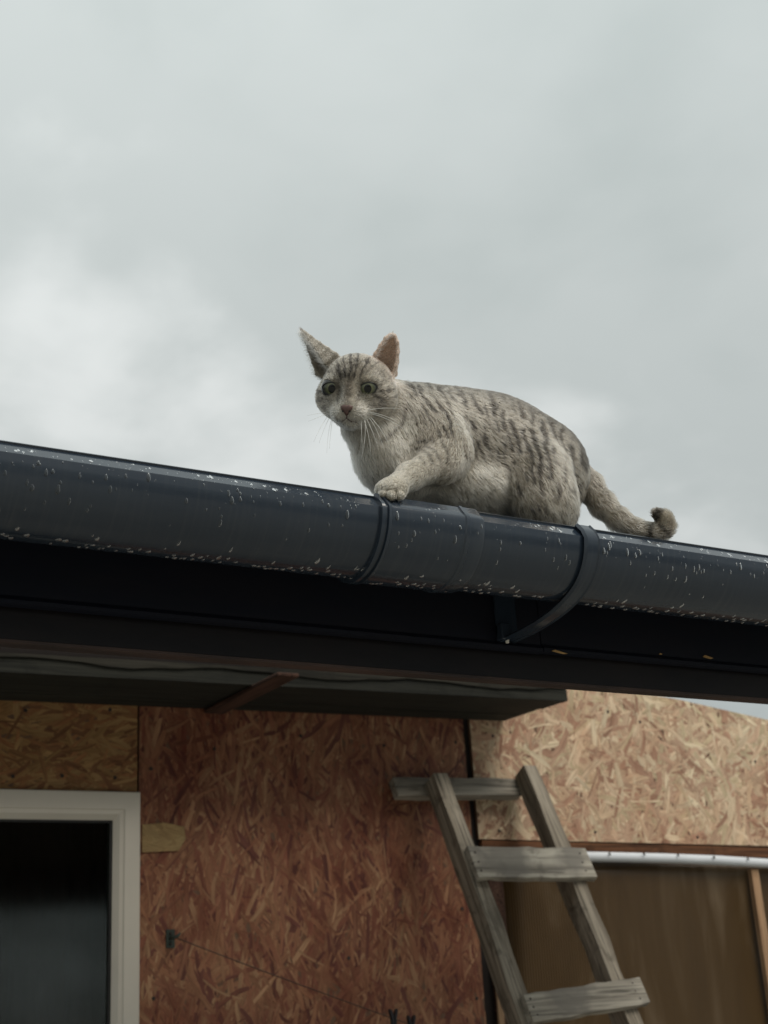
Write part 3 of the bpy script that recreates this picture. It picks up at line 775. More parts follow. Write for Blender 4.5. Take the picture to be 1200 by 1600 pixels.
B1 = on_y(614, 1584, depth_end); Bend = A + (B1 - A) * 2.4
def line_at(t):
    p = A + (Bend - A) * t; return p - np.array([0, 0, 0.012 * 4 * t * (1 - t)])
pts = [line_at(t) for t in np.linspace(0, 1, 25)]
V, F = tube_mesh(pts, [0.0014] * 25, 6); from_py('line', V, F, M['wire'], wl, True)
def peg(px, label):
    best = min(np.linspace(0.2, 0.7, 800), key=lambda t: abs(proj(line_at(t))[0, 0] - px)); c = line_at(best)
    pg = empty('clothes_peg', tuple(c), label, 'clothes peg', 'dark pegs on the washing line')
    for s in (-1, 1):
        V = [(c[0] + s * a, c[1] + b, c[2] + d) for (a, d) in ((0.001, 0.004), (0.006, 0.020), (0.0105, 0.024), (0.0115, 0.018), (0.007, 0.0), (0.005, -0.045), (0.0015, -0.05)) for b in (-0.006, 0.006)]
        n = 7; F = [(2 * i, 2 * i + 1, (2 * i + 3) % (2 * n), (2 * i + 2) % (2 * n)) for i in range(n)] + [tuple(2 * i for i in range(n)), tuple(2 * i + 1 for i in reversed(range(n)))]
        from_py('peg_half', V, F, M['peg'], pg)
    V, F = tube_mesh([c + [-0.008, 0, -0.008], c + [0.008, 0, -0.008]], [0.004, 0.004], 8); from_py('spring', V, F, M['hook'], pg)
peg(615, 'dark plastic clothes peg on the line, nearer the wall hook')
peg(643, 'dark plastic clothes peg on the line, farther from the wall hook')

# ------------------------------------------------------------------ what the window reflects: the yard's far side, behind the camera
hd = empty('hedge', (1.0, -10.0, 0), 'tall clipped green hedge closing the far side of the yard', 'hedge')
hn = 15000; hp = np.stack([rng.uniform(-8, 12, hn), rng.uniform(-10.8, -9.4, hn), rng.uniform(0.05, 1, hn)], 1)
htop = 2.75 + 0.55 * vnoise(np.stack([hp[:, 0], np.zeros(hn), np.zeros(hn)], 1), 0.9) + 0.35 * vnoise(np.stack([hp[:, 0], np.zeros(hn), np.ones(hn)], 1), 2.6)
hp[:, 2] *= htop; hp[:, 1] += 0.3 * vnoise(hp, 1.5)
u_ = rng.normal(size=(hn, 3)); u_ /= np.linalg.norm(u_, axis=1, keepdims=True); w_ = np.cross(u_, rng.normal(size=(hn, 3))); w_ /= np.linalg.norm(w_, axis=1, keepdims=True)
sz = rng.uniform(0.05, 0.10, (hn, 1))
HV = np.stack([hp - u_ * sz, hp + w_ * sz * 0.5, hp + u_ * sz, hp - w_ * sz * 0.5], 1).reshape(-1, 3)
fo_ = from_py('foliage', HV, [(4 * k, 4 * k + 1, 4 * k + 2, 4 * k + 3) for k in range(hn)], mat_plain('hedge_leaf', (0.075, 0.085, 0.06), 0.7, 0.4, 3), hd); tag(fo_, kind='stuff')
for x in np.arange(-7.5, 12, 1.1):
    V, F = tube_mesh([(x, -10.1, 0), (x + 0.08, -10.0, 1.2), (x - 0.05, -10.1, 2.4)], [0.05, 0.035, 0.015], 7); from_py('stem', V, F, M['dark'], hd)
# screws that hold the boards
def screws(pxs, y):
    for px_, py_ in pxs:
        c = on_y(px_, py_, y); V, F = tube_mesh([c, c + np.array([0, -0.0016, 0])], [0.0052, 0.0044], 9); from_py('screw', V, F, M['nail'], bld)
screws([(172, 1109), (97, 1212), (180, 1215), (40, 1110), (20, 1213)], YW - 0.0012)
screws([(236, 1201), (335, 1170), (470, 1150), (600, 1165), (712, 1160), (240, 1560), (545, 1497), (700, 1290), (722, 1420), (745, 1560)], YW - 0.0003)
screws([(770, 1150), (1000, 1128), (950, 1112), (780, 1298), (930, 1300), (1090, 1308), (1180, 1190)], YW - 0.0012)

# ------------------------------------------------------------------ the cat
cat = empty('cat', (RIM[0] + 0.2, Y0 + 0.09, Z0), 'silver tabby cat stepping along the wet gutter, facing the viewer', 'cat')
def CP(px, py, y):                              # point of the upright plane y metres behind the rim
    return on_y(px, py, Y0 + y)
def mpp(p):                                     # metres per photo pixel at a point
    return proj(p)[0, 2] / FPX
PRIMS = []                                      # dicts: kind, params, k (blend), fl (fur length), fd (fur direction), tone
def add(kind, k, fl, fd, tone, **kw): PRIMS.append(dict(kind=kind, k=k, fl=fl, fd=np.array(fd, float), tone=tone, **kw))
def d_cone(p, a, b, ra, rb):
    ab = b - a; L2 = float(ab @ ab); t = np.clip(((p - a) @ ab) / L2, 0, 1)
    return np.linalg.norm(p - a - t[:, None] * ab, axis=1) - (ra + (rb - ra) * t)
def d_ell(p, c, r, B):
    q = (p - c) @ B.T
    k0 = np.linalg.norm(q / r, axis=1); k1 = np.linalg.norm(q / (r * r), axis=1)
    return k0 * (k0 - 1.0) / np.maximum(k1, 1e-9)
def d_tri(p, a, b, c, th):
    ba, cb, ac = b - a, c - b, a - c; nr = np.cross(ba, ac)
    pa, pb, pc = p - a, p - b, p - c
    def dot(u, v): return u @ v
    s = np.sign(pa @ np.cross(ba, nr)) + np.sign(pb @ np.cross(cb, nr)) + np.sign(pc @ np.cross(ac, nr))
    def seg(v, e): 
        t = np.clip((v @ e) / (e @ e), 0, 1); w = t[:, None] * e - v; return (w * w).sum(1)
    d2 = np.where(s < 2.0, np.minimum(np.minimum(seg(pa, ba), seg(pb, cb)), seg(pc, ac)), (pa @ nr) ** 2 / (nr @ nr))
    return np.sqrt(d2) - th
def prim_d(pr, p):
    if pr['kind'] == 'cone': return d_cone(p, pr['a'], pr['b'], pr['ra'], pr['rb'])
    if pr['kind'] == 'ell': return d_ell(p, pr['c'], pr['r'], pr['B'])
    return d_tri(p, pr['a'], pr['b'], pr['c'], pr['th'])
def prim_box(pr):
    if pr['kind'] == 'cone':
        r = max(pr['ra'], pr['rb']); return np.minimum(pr['a'], pr['b']) - r, np.maximum(pr['a'], pr['b']) + r
    if pr['kind'] == 'ell':
        r = np.sqrt(((pr['B'] * pr['r'][:, None]) ** 2).sum(0)); return pr['c'] - r, pr['c'] + r
    t = np.stack([pr['a'], pr['b'], pr['c']]); return t.min(0) - pr['th'], t.max(0) + pr['th']
I3 = np.eye(3)
def ell(px, py, y, r, fd, fl=0.013, tone='body', k=0.03, tilt=0.0):
    ca, sa = math.cos(tilt), math.sin(tilt)
    add('ell', k, fl, fd, tone, c=CP(px, py, y), r=np.array(r, float), B=np.array([[ca, 0, sa], [0, 1, 0], [-sa, 0, ca]]))
def cone(p0, p1, r0, r1, fd=None, fl=0.012, tone='body', k=0.02):
    a, b = CP(*p0), CP(*p1); a_ = a; 
    add('cone', k, fl, (b - a) if fd is None else fd, tone, a=a, b=b, ra=r0 * mpp(a), rb=r1 * mpp(b))
BK = (1, 0, -0.35)                               # fur lies towards the tail and down
# trunk (photo pixel of the centre, depth behind the rim, radii in metres)
ell(655, 688, 0.088, (0.058, 0.052, 0.062), (0.9, 0, -0.5), 0.009, 'body')
ell(698, 685, 0.098, (0.075, 0.060, 0.070), BK, 0.0095, 'body')
ell(765, 697, 0.102, (0.080, 0.064, 0.074), BK, 0.010, 'body')
ell(818, 722, 0.105, (0.073, 0.062, 0.071), BK, 0.010, 'body')
ell(856, 742, 0.105, (0.053, 0.056, 0.062), (0.8, 0, -0.7), 0.0095, 'body')
ell(735, 768, 0.098, (0.095, 0.048, 0.034), (0.75, 0, -0.65), 0.015, 'belly')
ell(606, 694, 0.075, (0.034, 0.038, 0.058), (0.15, -0.1, -1), 0.010, 'chest', 0.028, -0.5)
ell(634, 738, 0.080, (0.030, 0.034, 0.036), (0.15, -0.1, -1), 0.010, 'chest', 0.028)
cone((570, 665, 0.060), (614, 747, 0.072), 33, 29, (0.25, -0.1, -1), 0.010, 'chest', 0.02)
# neck
cone((648, 662, 0.082), (585, 632, 0.066), 54, 46, (0.5, -0.1, -1), 0.010, 'neck', 0.03)
# near foreleg: shoulder, upper arm, forearm, paw on the rim
ell(692, 700, 0.041, (0.038, 0.026, 0.046), (0.1, 0, -1), 0.0075, 'arm', 0.014, -0.4)
cone((700, 704, 0.036), (686, 728, 0.026), 33, 27, (-0.5, -0.2, -0.8), 0.0075, 'arm', 0.016)
cone((688, 722, 0.026), (640, 744, 0.010), 27, 19, (-0.9, -0.1, -0.5), 0.006, 'fore', 0.012)
cone((640, 744, 0.010), (613, 762, 0.000), 19, 15.5, (-0.9, -0.2, -0.5), 0.006, 'paw', 0.010)
PAWC = CP(607, 765, -0.004)
add('ell', 0.008, 0.0045, (-0.8, -0.4, -0.4), 'paw', c=CP(611, 765, 0.000), r=np.array((0.0195, 0.016, 0.0115)), B=I3)
for i, (px_, py_, yy, r) in enumerate(((594, 768, 0.010, 7.2), (598, 772, -0.004, 7.6), (611, 774, -0.012, 7.8), (625, 774, -0.012, 7.2))):
    c = CP(px_, py_, yy); rr = r * mpp(c)
    add('ell', 0.0028, 0.0035, (-0.5, -0.8, -0.5), 'paw', c=c, r=np.array((rr * 1.0, rr * 1.12, rr * 0.95)), B=I3)
# far foreleg, mostly hidden behind the rim
cone((632, 725, 0.112), (618, 790, 0.105), 26, 19, (0, 0, -1), 0.009, 'fore', 0.02)
f0 = np.array([CP(618, 790, 0.105)[0], Y0 + 0.105, roof_z(Y0 + 0.105) + 0.022])
add('cone', 0.015, 0.005, (-0.7, -0.2, -0.6), 'paw', a=CP(618, 790, 0.105), b=f0, ra=0.014, rb=0.012)
add('ell', 0.01, 0.004, (-1, 0, -0.2), 'paw', c=f0 + [-0.012, 0, -0.004], r=np.array((0.024, 0.015, 0.012)), B=I3)
# near hind leg: thigh, shank, foot on the roof edge
ell(842, 752, 0.052, (0.048, 0.034, 0.060), (0.5, -0.1, -0.85), 0.011, 'thigh', 0.013, -0.25)
ell(858, 790, 0.056, (0.036, 0.030, 0.036), (0.4, -0.1, -0.9), 0.011, 'thigh', 0.022)
k0 = CP(868, 806, 0.062); f1 = np.array([k0[0] + 0.008, Y0 + 0.066, roof_z(Y0 + 0.07) + 0.017])
add('cone', 0.014, 0.008, (0.2, 0, -1), 'thigh', a=k0, b=f1, ra=0.022, rb=0.014)
add('ell', 0.012, 0.006, (-1, 0, -0.3), 'paw', c=f1 + [-0.022, -0.004, -0.003], r=np.array((0.034, 0.016, 0.013)), B=I3)
# far hind leg
k1 = CP(850, 790, 0.142); f2 = np.array([k1[0] + 0.005, Y0 + 0.142, roof_z(Y0 + 0.142) + 0.02])
ell(846, 755, 0.140, (0.046, 0.030, 0.055), (0.4, 0, -0.9), 0.013, 'thigh', 0.025)
add('cone', 0.014, 0.008, (0.2, 0, -1), 'thigh', a=k1, b=f2, ra=0.024, rb=0.014)
add('ell', 0.012, 0.006, (-1, 0, -0.3), 'paw', c=f2 + [-0.02, 0, -0.003], r=np.array((0.032, 0.016, 0.013)), B=I3)
# tail
TL = [((893, 735, 0.104), 24), ((918, 758, 0.094), 19.5), ((941, 787, 0.078), 17), ((966, 811, 0.062), 14.5), ((992, 825, 0.048), 12), ((1015, 831, 0.038), 10.5), ((1034, 831, 0.030), 9.5), ((1043, 821, 0.026), 9.0), ((1038, 808, 0.022), 8.2), ((1025, 801, 0.020), 6.5)]
for (p0, r0), (p1, r1) in zip(TL[:-1], TL[1:]): cone(p0, p1, r0, r1, None, 0.009 if p1[0] < 1010 else 0.0075, 'tail', 0.012)
# ---- head, built in its own frame (pixels; right, up, towards the viewer)
HPX = (557, 606); HO = CP(*HPX, 0.040); HS = mpp(HO)
cw = _n(CAM - HO); cu = -RW[:, 1]; cu = _n(cu - (cu @ cw) * cw); cr = np.cross(cu, cw)
yaw, rollh, pit = math.radians(-12), math.radians(1.0), math.radians(-2)
hr = math.cos(yaw) * cr - math.sin(yaw) * cw; hw = math.cos(yaw) * cw + math.sin(yaw) * cr; hu = cu.copy()
hu, hw = math.cos(pit) * hu - math.sin(pit) * hw, math.cos(pit) * hw + math.sin(pit) * hu
HB = np.array([hr, hu, hw])
def HP(a, b, c): return HO + (np.array([a, b, c], float) * HS) @ HB
def IP(px, py, w): return HO + ((px - HPX[0]) * cr - (py - HPX[1]) * cu + w * cw) * HS   # straight from the picture, w towards the viewer
def hell(c, r, k=12, fl=0.006, tone='head', sym=True):
    for s in ((1, -1) if sym and c[0] else (1,)):
        add('ell', k * HS, fl, (0, 0, 0), tone, c=HP(c[0] * s, c[1], c[2]), r=np.array(r, float) * HS, B=HB)
hell((0, 4, -16), (56, 47, 56), 14, 0.006)
hell((0, 17, 8), (40, 34, 40), 14, 0.0045)
hell((35, -15, 3), (27, 27, 34), 14, 0.008, 'cheek')
hell((24, -8, 22), (21, 20, 24), 12, 0.005, 'cheek')
add('cone', 9 * HS, 0.0025, (0, 0, 0), 'bridge', a=HP(0, 14, 36), b=HP(0, -25, 57), ra=15 * HS, rb=10.5 * HS)
hell((21, -30, 22), (23, 20, 28), 14, 0.005, 'cheek')
hell((0, -34, 41), (30, 19, 26), 11, 0.003, 'muzzle')
hell((12.5, -38, 53), (15.5, 12.5, 14), 6, 0.003, 'muzzle')
hell((0, -51, 45), (13, 9, 15), 6, 0.004, 'chin')
hell((0, -46, 20), (26, 16, 28), 12, 0.008, 'chin')
hell((24, 13, 29), (18, 10, 14), 12, 0.0035, 'brow')
# ears: thin shells through rows of rim and back points taken from the picture
def ear(rows, th, tone):
    ang = []
    for r in rows: ang.append([IP(*p) for p in r])
    for i in range(len(ang) - 1):
        for j in range(len(ang[0]) - 1):
            a, b, c, d = ang[i][j], ang[i][j + 1], ang[i + 1][j + 1], ang[i + 1][j]
            for t in ((a, b, c), (a, c, d)):
                if np.linalg.norm(np.cross(t[1] - t[0], t[2] - t[0])) > 1e-9:
                    add('tri', (5.0 if i == 0 else 2.6) * HS, 0.0018, _n(ang[-1][0] - ang[0][len(ang[0]) // 2]), tone, a=t[0], b=t[1], c=t[2], th=th * HS)
    return ang
EAR_R = ear([[(576, 580, -10), (588, 580, -30), (600, 590, -40), (606, 594, -28), (600, 596, -12)],
             [(580, 566, -4), (588, 566, -30), (606, 577, -40), (618, 584, -26), (612, 590, -8)],
             [(586, 553, -6), (596, 553, -30), (610, 563, -38), (621, 565, -24), (618, 571, -10)],
             [(594, 540, -9), (602, 541, -28), (612, 548, -34), (622, 549, -22), (621, 552, -12)],
             [(602, 528.5, -13), (608, 530, -25), (614, 533, -28), (620.5, 534, -20), (621, 535, -14)],
             [(610, 522, -17), (612, 522.5, -20), (614, 523, -21), (616.5, 524, -19), (617.5, 525, -17)]], 2.0, 'ear_r')
EAR_L = ear([[(518, 580, -6), (536, 566, -12), (534, 570, -34), (518, 584, -40), (506, 592, -28)],
             [(508, 568, 2), (524, 554, -6), (520, 556, -34), (504, 570, -40), (494, 584, -28)],
             [(500, 556, 0), (512, 545.5, -8), (509, 548, -31), (496, 556, -36), (488, 566, -26)],
             [(491, 543, -3), (499, 537, -10), (497, 539, -27), (487, 543, -30), (482, 548, -23)],
             [(482, 531, -8), (486, 528, -12), (485, 529, -21), (479, 530, -23), (477, 532, -19)],
             [(473, 519.5, -13), (474, 518.5, -14), (474, 519, -17), (472.5, 519, -18), (472, 520, -16)]], 1.9, 'ear_l')

def smin(a, b, k):
    h = np.clip(0.5 + 0.5 * (b - a) / k, 0, 1); return b + (a - b) * h - k * h * (1 - h)
def field(p):
    d = np.full(len(p), 0.2)
    for pr in PRIMS: d = smin(d, prim_d(pr, p), pr['k'])
    return d
VX = 0.0016
los, his = zip(*[prim_box(pr) for pr in PRIMS]); lo = np.min(los, 0) - 0.012; hi = np.max(his, 0) + 0.012
dims = np.ceil((hi - lo) / VX).astype(int) + 1
G = np.full(dims, 0.2, dtype=np.float64)
for pr, b0_, b1_ in zip(PRIMS, los, his):
    mg = pr['k'] + 0.006
    i0 = np.maximum(np.floor((b0_ - mg - lo) / VX).astype(int), 0); i1 = np.minimum(np.ceil((b1_ + mg - lo) / VX).astype(int) + 1, dims)
    g = np.stack(np.meshgrid(*[lo[a] + VX * np.arange(i0[a], i1[a]) for a in range(3)], indexing='ij'), -1).reshape(-1, 3)
    sl = tuple(slice(i0[a], i1[a]) for a in range(3)); sub = G[sl]
    G[sl] = smin(sub.ravel(), prim_d(pr, g), pr['k']).reshape(sub.shape)
# surface nets
def surface_nets(G, lo, h):
    ins = G < 0
    cell = np.zeros(tuple(d - 1 for d in G.shape), dtype=np.uint8)
    for dx in (0, 1):
        for dy in (0, 1):
            for dz in (0, 1):
                cell += ins[dx:G.shape[0] - 1 + dx, dy:G.shape[1] - 1 + dy, dz:G.shape[2] - 1 + dz]
    act = np.argwhere((cell > 0) & (cell < 8)); idx = -np.ones(cell.shape, dtype=np.int64); idx[tuple(act.T)] = np.arange(len(act))
    acc = np.zeros((len(act), 3)); cnt = np.zeros(len(act))
    cor = [(x, y, z) for x in (0, 1) for y in (0, 1) for z in (0, 1)]
    for a in cor:
        for ax in range(3):
            if a[ax]: continue
            b = list(a); b[ax] = 1
            va = G[tuple((act + a).T)]; vb = G[tuple((act + b).T)]
            m = (va < 0) != (vb < 0); t = np.where(m, va / np.where(m, va - vb, 1), 0)
            q = np.tile(np.array(a, float), (len(act), 1)); q[:, ax] = t
            acc[m] += q[m]; cnt[m] += 1
    V = lo + h * (act + acc / cnt[:, None]); F = []
    for ax in range(3):
        s0 = [slice(None)] * 3; s1 = [slice(None)] * 3; s0[ax] = slice(0, -1); s1[ax] = slice(1, None)
        A_, B_ = ins[tuple(s0)], ins[tuple(s1)]
        e = np.argwhere(A_ != B_); u, v = [a for a in range(3) if a != ax]
        e = e[(e[:, u] > 0) & (e[:, v] > 0) & (e[:, u] < cell.shape[u]) & (e[:, v] < cell.shape[v])]
        def ci(du, dv):
            q = e.copy(); q[:, u] += du; q[:, v] += dv; return idx[tuple(q.T)]
        q = np.stack([ci(-1, -1), ci(0, -1), ci(0, 0), ci(-1, 0)], 1)
        flip = A_[tuple(e.T)] if ax != 1 else ~A_[tuple(e.T)]
        q[~flip] = q[~flip][:, ::-1]; F.append(q)
    return V, np.concatenate(F)
BV, BF = surface_nets(G, lo, VX)
bmk = bmesh.new()

# ---- colours: a silver tabby pattern evaluated in the photo's own layout
def weights(p):
    D = np.stack([prim_d(pr, p) for pr in PRIMS], 1)
    D = D - D.min(1, keepdims=True)
    W = np.exp(-D / 0.0045); W /= W.sum(1, keepdims=True); return W
TONES = sorted(set(pr['tone'] for pr in PRIMS))
def tone_w(W): return {t: W[:, [i for i, pr in enumerate(PRIMS) if pr['tone'] == t]].sum(1) for t in TONES}
def seg_d(uv, pts):
    pts = np.array(pts, float); d = np.full(len(uv), 1e9)
    for a, b in zip(pts[:-1], pts[1:]):
        ab = b - a; t = np.clip(((uv - a) @ ab) / (ab @ ab), 0, 1); d = np.minimum(d, np.linalg.norm(uv - a - t[:, None] * ab, axis=1))
    return d
FACE_MARKS = [  # polyline, half width, strength
    ([(533, 592), (530, 572), (524, 556), (520, 549)], 2.0, .75), ([(540, 588), (539, 570), (536, 553)], 1.7, .8), ([(547, 590), (548, 572), (548, 551)], 1.6, .75),
    ([(554, 588), (556, 570), (560, 553)], 1.8, .8), ([(561, 592), (567, 574), (576, 560)], 2.0, .7), ([(570, 585), (580, 572), (590, 566)], 1.8, .5), ([(520, 588), (512, 575), (505, 566)], 1.8, .5),
    ([(586, 606), (600, 612), (618, 606), (628, 600)], 2.2, .6), ([(582, 616), (598, 624), (614, 620), (627, 612)], 2.2, .55), ([(505, 606), (497, 611), (491, 610)], 2.2, .6), ([(507, 616), (500, 624), (495, 624)], 2.4, .55),
    ([(530, 612), (526, 622), (527, 634)], 1.8, .7), ([(561, 612), (560, 622), (556, 634)], 1.8, .6), ([(608, 590), (622, 584)], 2.4, .6)]
BODY_MARKS = [([(634, 640), (628, 662), (612, 680), (596, 690)], 3.0, .85),
    ([(650, 694), (664, 688), (678, 690)], 2.6, .8), ([(640, 706), (656, 701), (672, 712), (676, 724)], 2.6, .75), ([(664, 698), (678, 704), (688, 722)], 2.6, .8), ([(655, 716), (664, 726)], 2.4, .6), ([(690, 690), (700, 706), (700, 724)], 3, .7)]
def pattern(p):
    """(albedo, darkness) of the coat at points p"""
    W = weights(p); T = tone_w(W); pj = proj(p); uv = pj[:, :2].copy()
    wz = np.stack([vnoise(p, 55) - .5, vnoise(p + 7.3, 55) - .5], 1) * 9 + np.stack([vnoise(p, 190) - .5, vnoise(p + 3.3, 190) - .5], 1) * 4
    u, v = (uv + wz)[:, 0], (uv + wz)[:, 1]
    light = np.array((0.37, 0.322, 0.255)); grey = np.array((0.215, 0.182, 0.143)); cream = np.array((0.52, 0.465, 0.375)); dark = np.array((0.022, 0.018, 0.015)); buff = np.array((0.41, 0.335, 0.24))
    n = len(p); g = lambda t: T.get(t, np.zeros(n))
    head = g('head') + g('cheek') + g('brow') + g('bridge')
    wmz = g('muzzle') + g('chin')
    pale = g('muzzle') + g('chin') + 0.9 * g('paw') + 0.95 * g('chest') + 0.95 * g('belly') + 0.35 * g('fore') + 0.12 * g('neck')
    body = g('body') + g('thigh') + 0.85 * g('arm') + 0.7 * g('neck') * np.clip((u - 622) / 20, 0, 1)
    mott = vnoise(p, 140) * 0.6 + vnoise(p, 330) * 0.4
    base = light[None] * (1 - 0.45 * mott[:, None]) + grey[None] * (0.45 * mott[:, None])
    base = base * (1 - pale[:, None]) + cream[None] * pale[:, None]
    base = base * (1 - wmz[:, None]) + np.array((0.60, 0.55, 0.465)) * wmz[:, None]
    # height of the trunk at this column: back dark, belly pale
    back = np.interp(u, [600, 640, 680, 740, 800, 850, 890, 915, 930], [600, 598, 594, 604, 620, 643, 674, 712, 745])
    dep = (v - back) / np.maximum(812 - back, 40)
    spine = np.clip(1 - dep / 0.16, 0, 1) * body
    low = np.clip((dep - 0.62) / 0.3, 0, 1) * body
    base = base * (1 - 0.75 * low[:, None]) + (0.5 * cream + 0.5 * buff)[None] * (0.75 * low[:, None])
    # flank stripes, slanting back as they go down, broken up
    ph = (u - (v - 600) * np.interp(u, [640, 760, 880], [0.75, 0.34, 0.12])) / 15.5
    st = 0.5 + 0.5 * np.cos(2 * np.pi * ph + 3.4 * (vnoise(p, 30) - .5) + 1.6 * (vnoise(p, 85) - .5))
    brk = vnoise(p * np.array([1.0, 1, .8]), 90)
    st = np.clip((st - 0.43) / 0.26, 0, 1) * np.clip((brk - 0.33) / 0.14, 0, 1)
    amt = body * np.clip(1.25 - dep * 1.05, 0, 1) * np.interp(u, [620, 660, 780, 860, 920], [0.8, 1.0, 1.0, 1.0, 1.0])
    amt = amt + g('thigh') * np.clip((1.15 - dep), 0.5, 1) * 0.7
    dk = st * np.clip(amt, 0, 1) * 1.0 + spine * 0.7 + body * 0.30 * np.clip(0.9 - dep * 1.3, 0, 1)
    streak = vnoise(p * np.array([1.0, 1.0, 0.35]), 210); dk = dk + (g('belly') + low) * np.clip((streak - .45) * 2.2, 0, .45)
    # a pale band behind the shoulder
    band = np.exp(-(seg_d(uv, [(712, 640), (722, 670), (716, 700), (724, 730)]) / 10) ** 2) * body
    dk = dk * (1 - 0.75 * band); base = base * (1 - .5 * band[:, None]) + cream * (.5 * band[:, None])
    for m, w, s in BODY_MARKS:
        dk = np.maximum(dk, s * np.exp(-(seg_d(uv + wz * 0.5, m) / w) ** 2) * np.clip(1.2 - pj[:, 2] * 0 - 0, 0, 1))
    # tail rings
    tw = g('tail'); tl = np.array([q[0][:2] for q in TL], float); L = np.concatenate([[0], np.cumsum(np.linalg.norm(np.diff(tl, axis=0), axis=1))])
    bt = np.full(n, 1e9); bs = np.zeros(n)
    for i in range(len(tl) - 1):
        ab = tl[i + 1] - tl[i]; t = np.clip(((uv - tl[i]) @ ab) / (ab @ ab), 0, 1); d = np.linalg.norm(uv - tl[i] - t[:, None] * ab, axis=1)
        m = d < bt; bt[m] = d[m]; bs[m] = (L[i] + t * np.linalg.norm(ab))[m]
    ringp = np.exp(-((bs - (L[5] + 2)) / 5) ** 2) + np.exp(-((bs - (L[6] + 6)) / 5) ** 2) + np.clip((bs - L[8] - 3) / 8, 0, 1) + 0.2 * np.clip((mott - .5) * 3, 0, 1)
    base = base * (1 + 0.18 * tw[:, None])
    top = np.clip((0.2 + (np.interp(uv[:, 0], tl[:7, 0], tl[:7, 1]) - uv[:, 1]) / 22), 0, 1) * (uv[:, 0] < 1015)
    dk = dk + tw * np.clip(ringp * 1.1 + top * 0.5, 0, 1) * 0.9
    # face
    hd = np.clip(head + 0.4 * g('muzzle'), 0, 1); fw_ = np.zeros(n)
    for m, w, s in FACE_MARKS: fw_ = np.maximum(fw_, s * np.exp(-(seg_d(uv + wz * 0.42, m) / (w * (0.7 + 0.7 * mott))) ** 2))
    fore_ = np.clip((590 - uv[:, 1]) / 40, 0, 1) * head
    dk = dk + np.clip(hd, 0, 1) * (fw_ * 0.95) + fore_ * 0.26 + g('cheek') * 0.22 + head * np.clip((mott - .45) * 2.6, 0, .5)
    base = base * (1 - 0.22 * np.clip(head - g('bridge'), 0, 1))[:, None]
    for ex, ey in ((519, 606), (574, 606)):                              # pale spectacles
        r = np.hypot((uv[:, 0] - ex) / 1.15, uv[:, 1] - ey - (-3)); sp = np.exp(-((r - 16) / 4.0) ** 2) * hd * 0.38
        base = base * (1 - sp[:, None]) + np.array((0.56, 0.51, 0.42)) * sp[:, None]; dk = dk * (1 - sp * .8)
    nb2 = np.exp(-(seg_d(uv, [(543, 600), (542, 628)]) / 7) ** 2) * g('bridge')
    base = base * (1 - .55 * nb2[:, None]) + np.array((0.26, 0.20, 0.155)) * (.55 * nb2[:, None])
    for rowy in (641, 645, 649):                                          # whisker-pad dots
        dk = dk + g('muzzle') * 0.35 * np.exp(-((uv[:, 1] - rowy) / 1.0) ** 2) * (np.abs(uv[:, 0] - 543) > 14)
    # toe gaps: crease shade painted into the coat colour
    pw = g('paw')
    for m in ([(597, 760), (595, 778)], [(605, 764), (603, 780)], [(619, 764), (619, 780)]):
        dk = dk + pw * 0.55 * np.exp(-(seg_d(uv, m) / 1.3) ** 2)
    er = g('ear_r'); base = base * (1 - er[:, None]) + np.array((0.80, 0.60, 0.48)) * er[:, None]  # right ear brightened to stand in for light passing through it
    er = g('ear_l'); base = base * (1 - er[:, None]) + np.array((0.44, 0.395, 0.33)) * er[:, None]
    dk = np.clip(dk, 0, 0.95)
    return base * (1 - dk[:, None]) + dark[None] * dk[:, None], W, T
col, WV, TV = pattern(BV)
me = bpy.data.meshes.new('body'); me.from_pydata(BV.tolist(), [], BF.tolist()); me.update()
at = me.color_attributes.new('coat', 'FLOAT_COLOR', 'POINT')
at.data.foreach_set('color', np.concatenate([col * 0.8, np.ones((len(col), 1))], 1).astype(np.float32).ravel())
def mat_skin():
    m = NT('cat_coat'); a = m.n('ShaderNodeAttribute', attribute_name='coat'); nz = m.noise(m.coord(), 700, 3, 0.7)
    m.set(Base_Color=m.mix(1.0, a.outputs['Color'], m.ramp(nz, [(0.3, (0.7, 0.7, 0.7)), (0.7, (1.1, 1.1, 1.1))]), 'MULTIPLY'), Roughness=0.9, Specular_IOR_Level=0.1); m.bump(nz, 0.5, 0.001); return m.m
body = link('body', me, mat_skin(), cat, True)
bm = bmesh.new(); bm.from_mesh(me); bmesh.ops.recalc_face_normals(bm, faces=bm.faces[:]); bm.to_mesh(me); bm.free(); me.update()
NV = np.empty(len(me.vertices) * 3, dtype=np.float32); me.vertices.foreach_get('normal', NV); NV = NV.reshape(-1, 3).astype(float)
BF = np.empty(len(me.loops), dtype=np.int32); me.loops.foreach_get('vertex_index', BF); BF = BF.reshape(-1, 4)

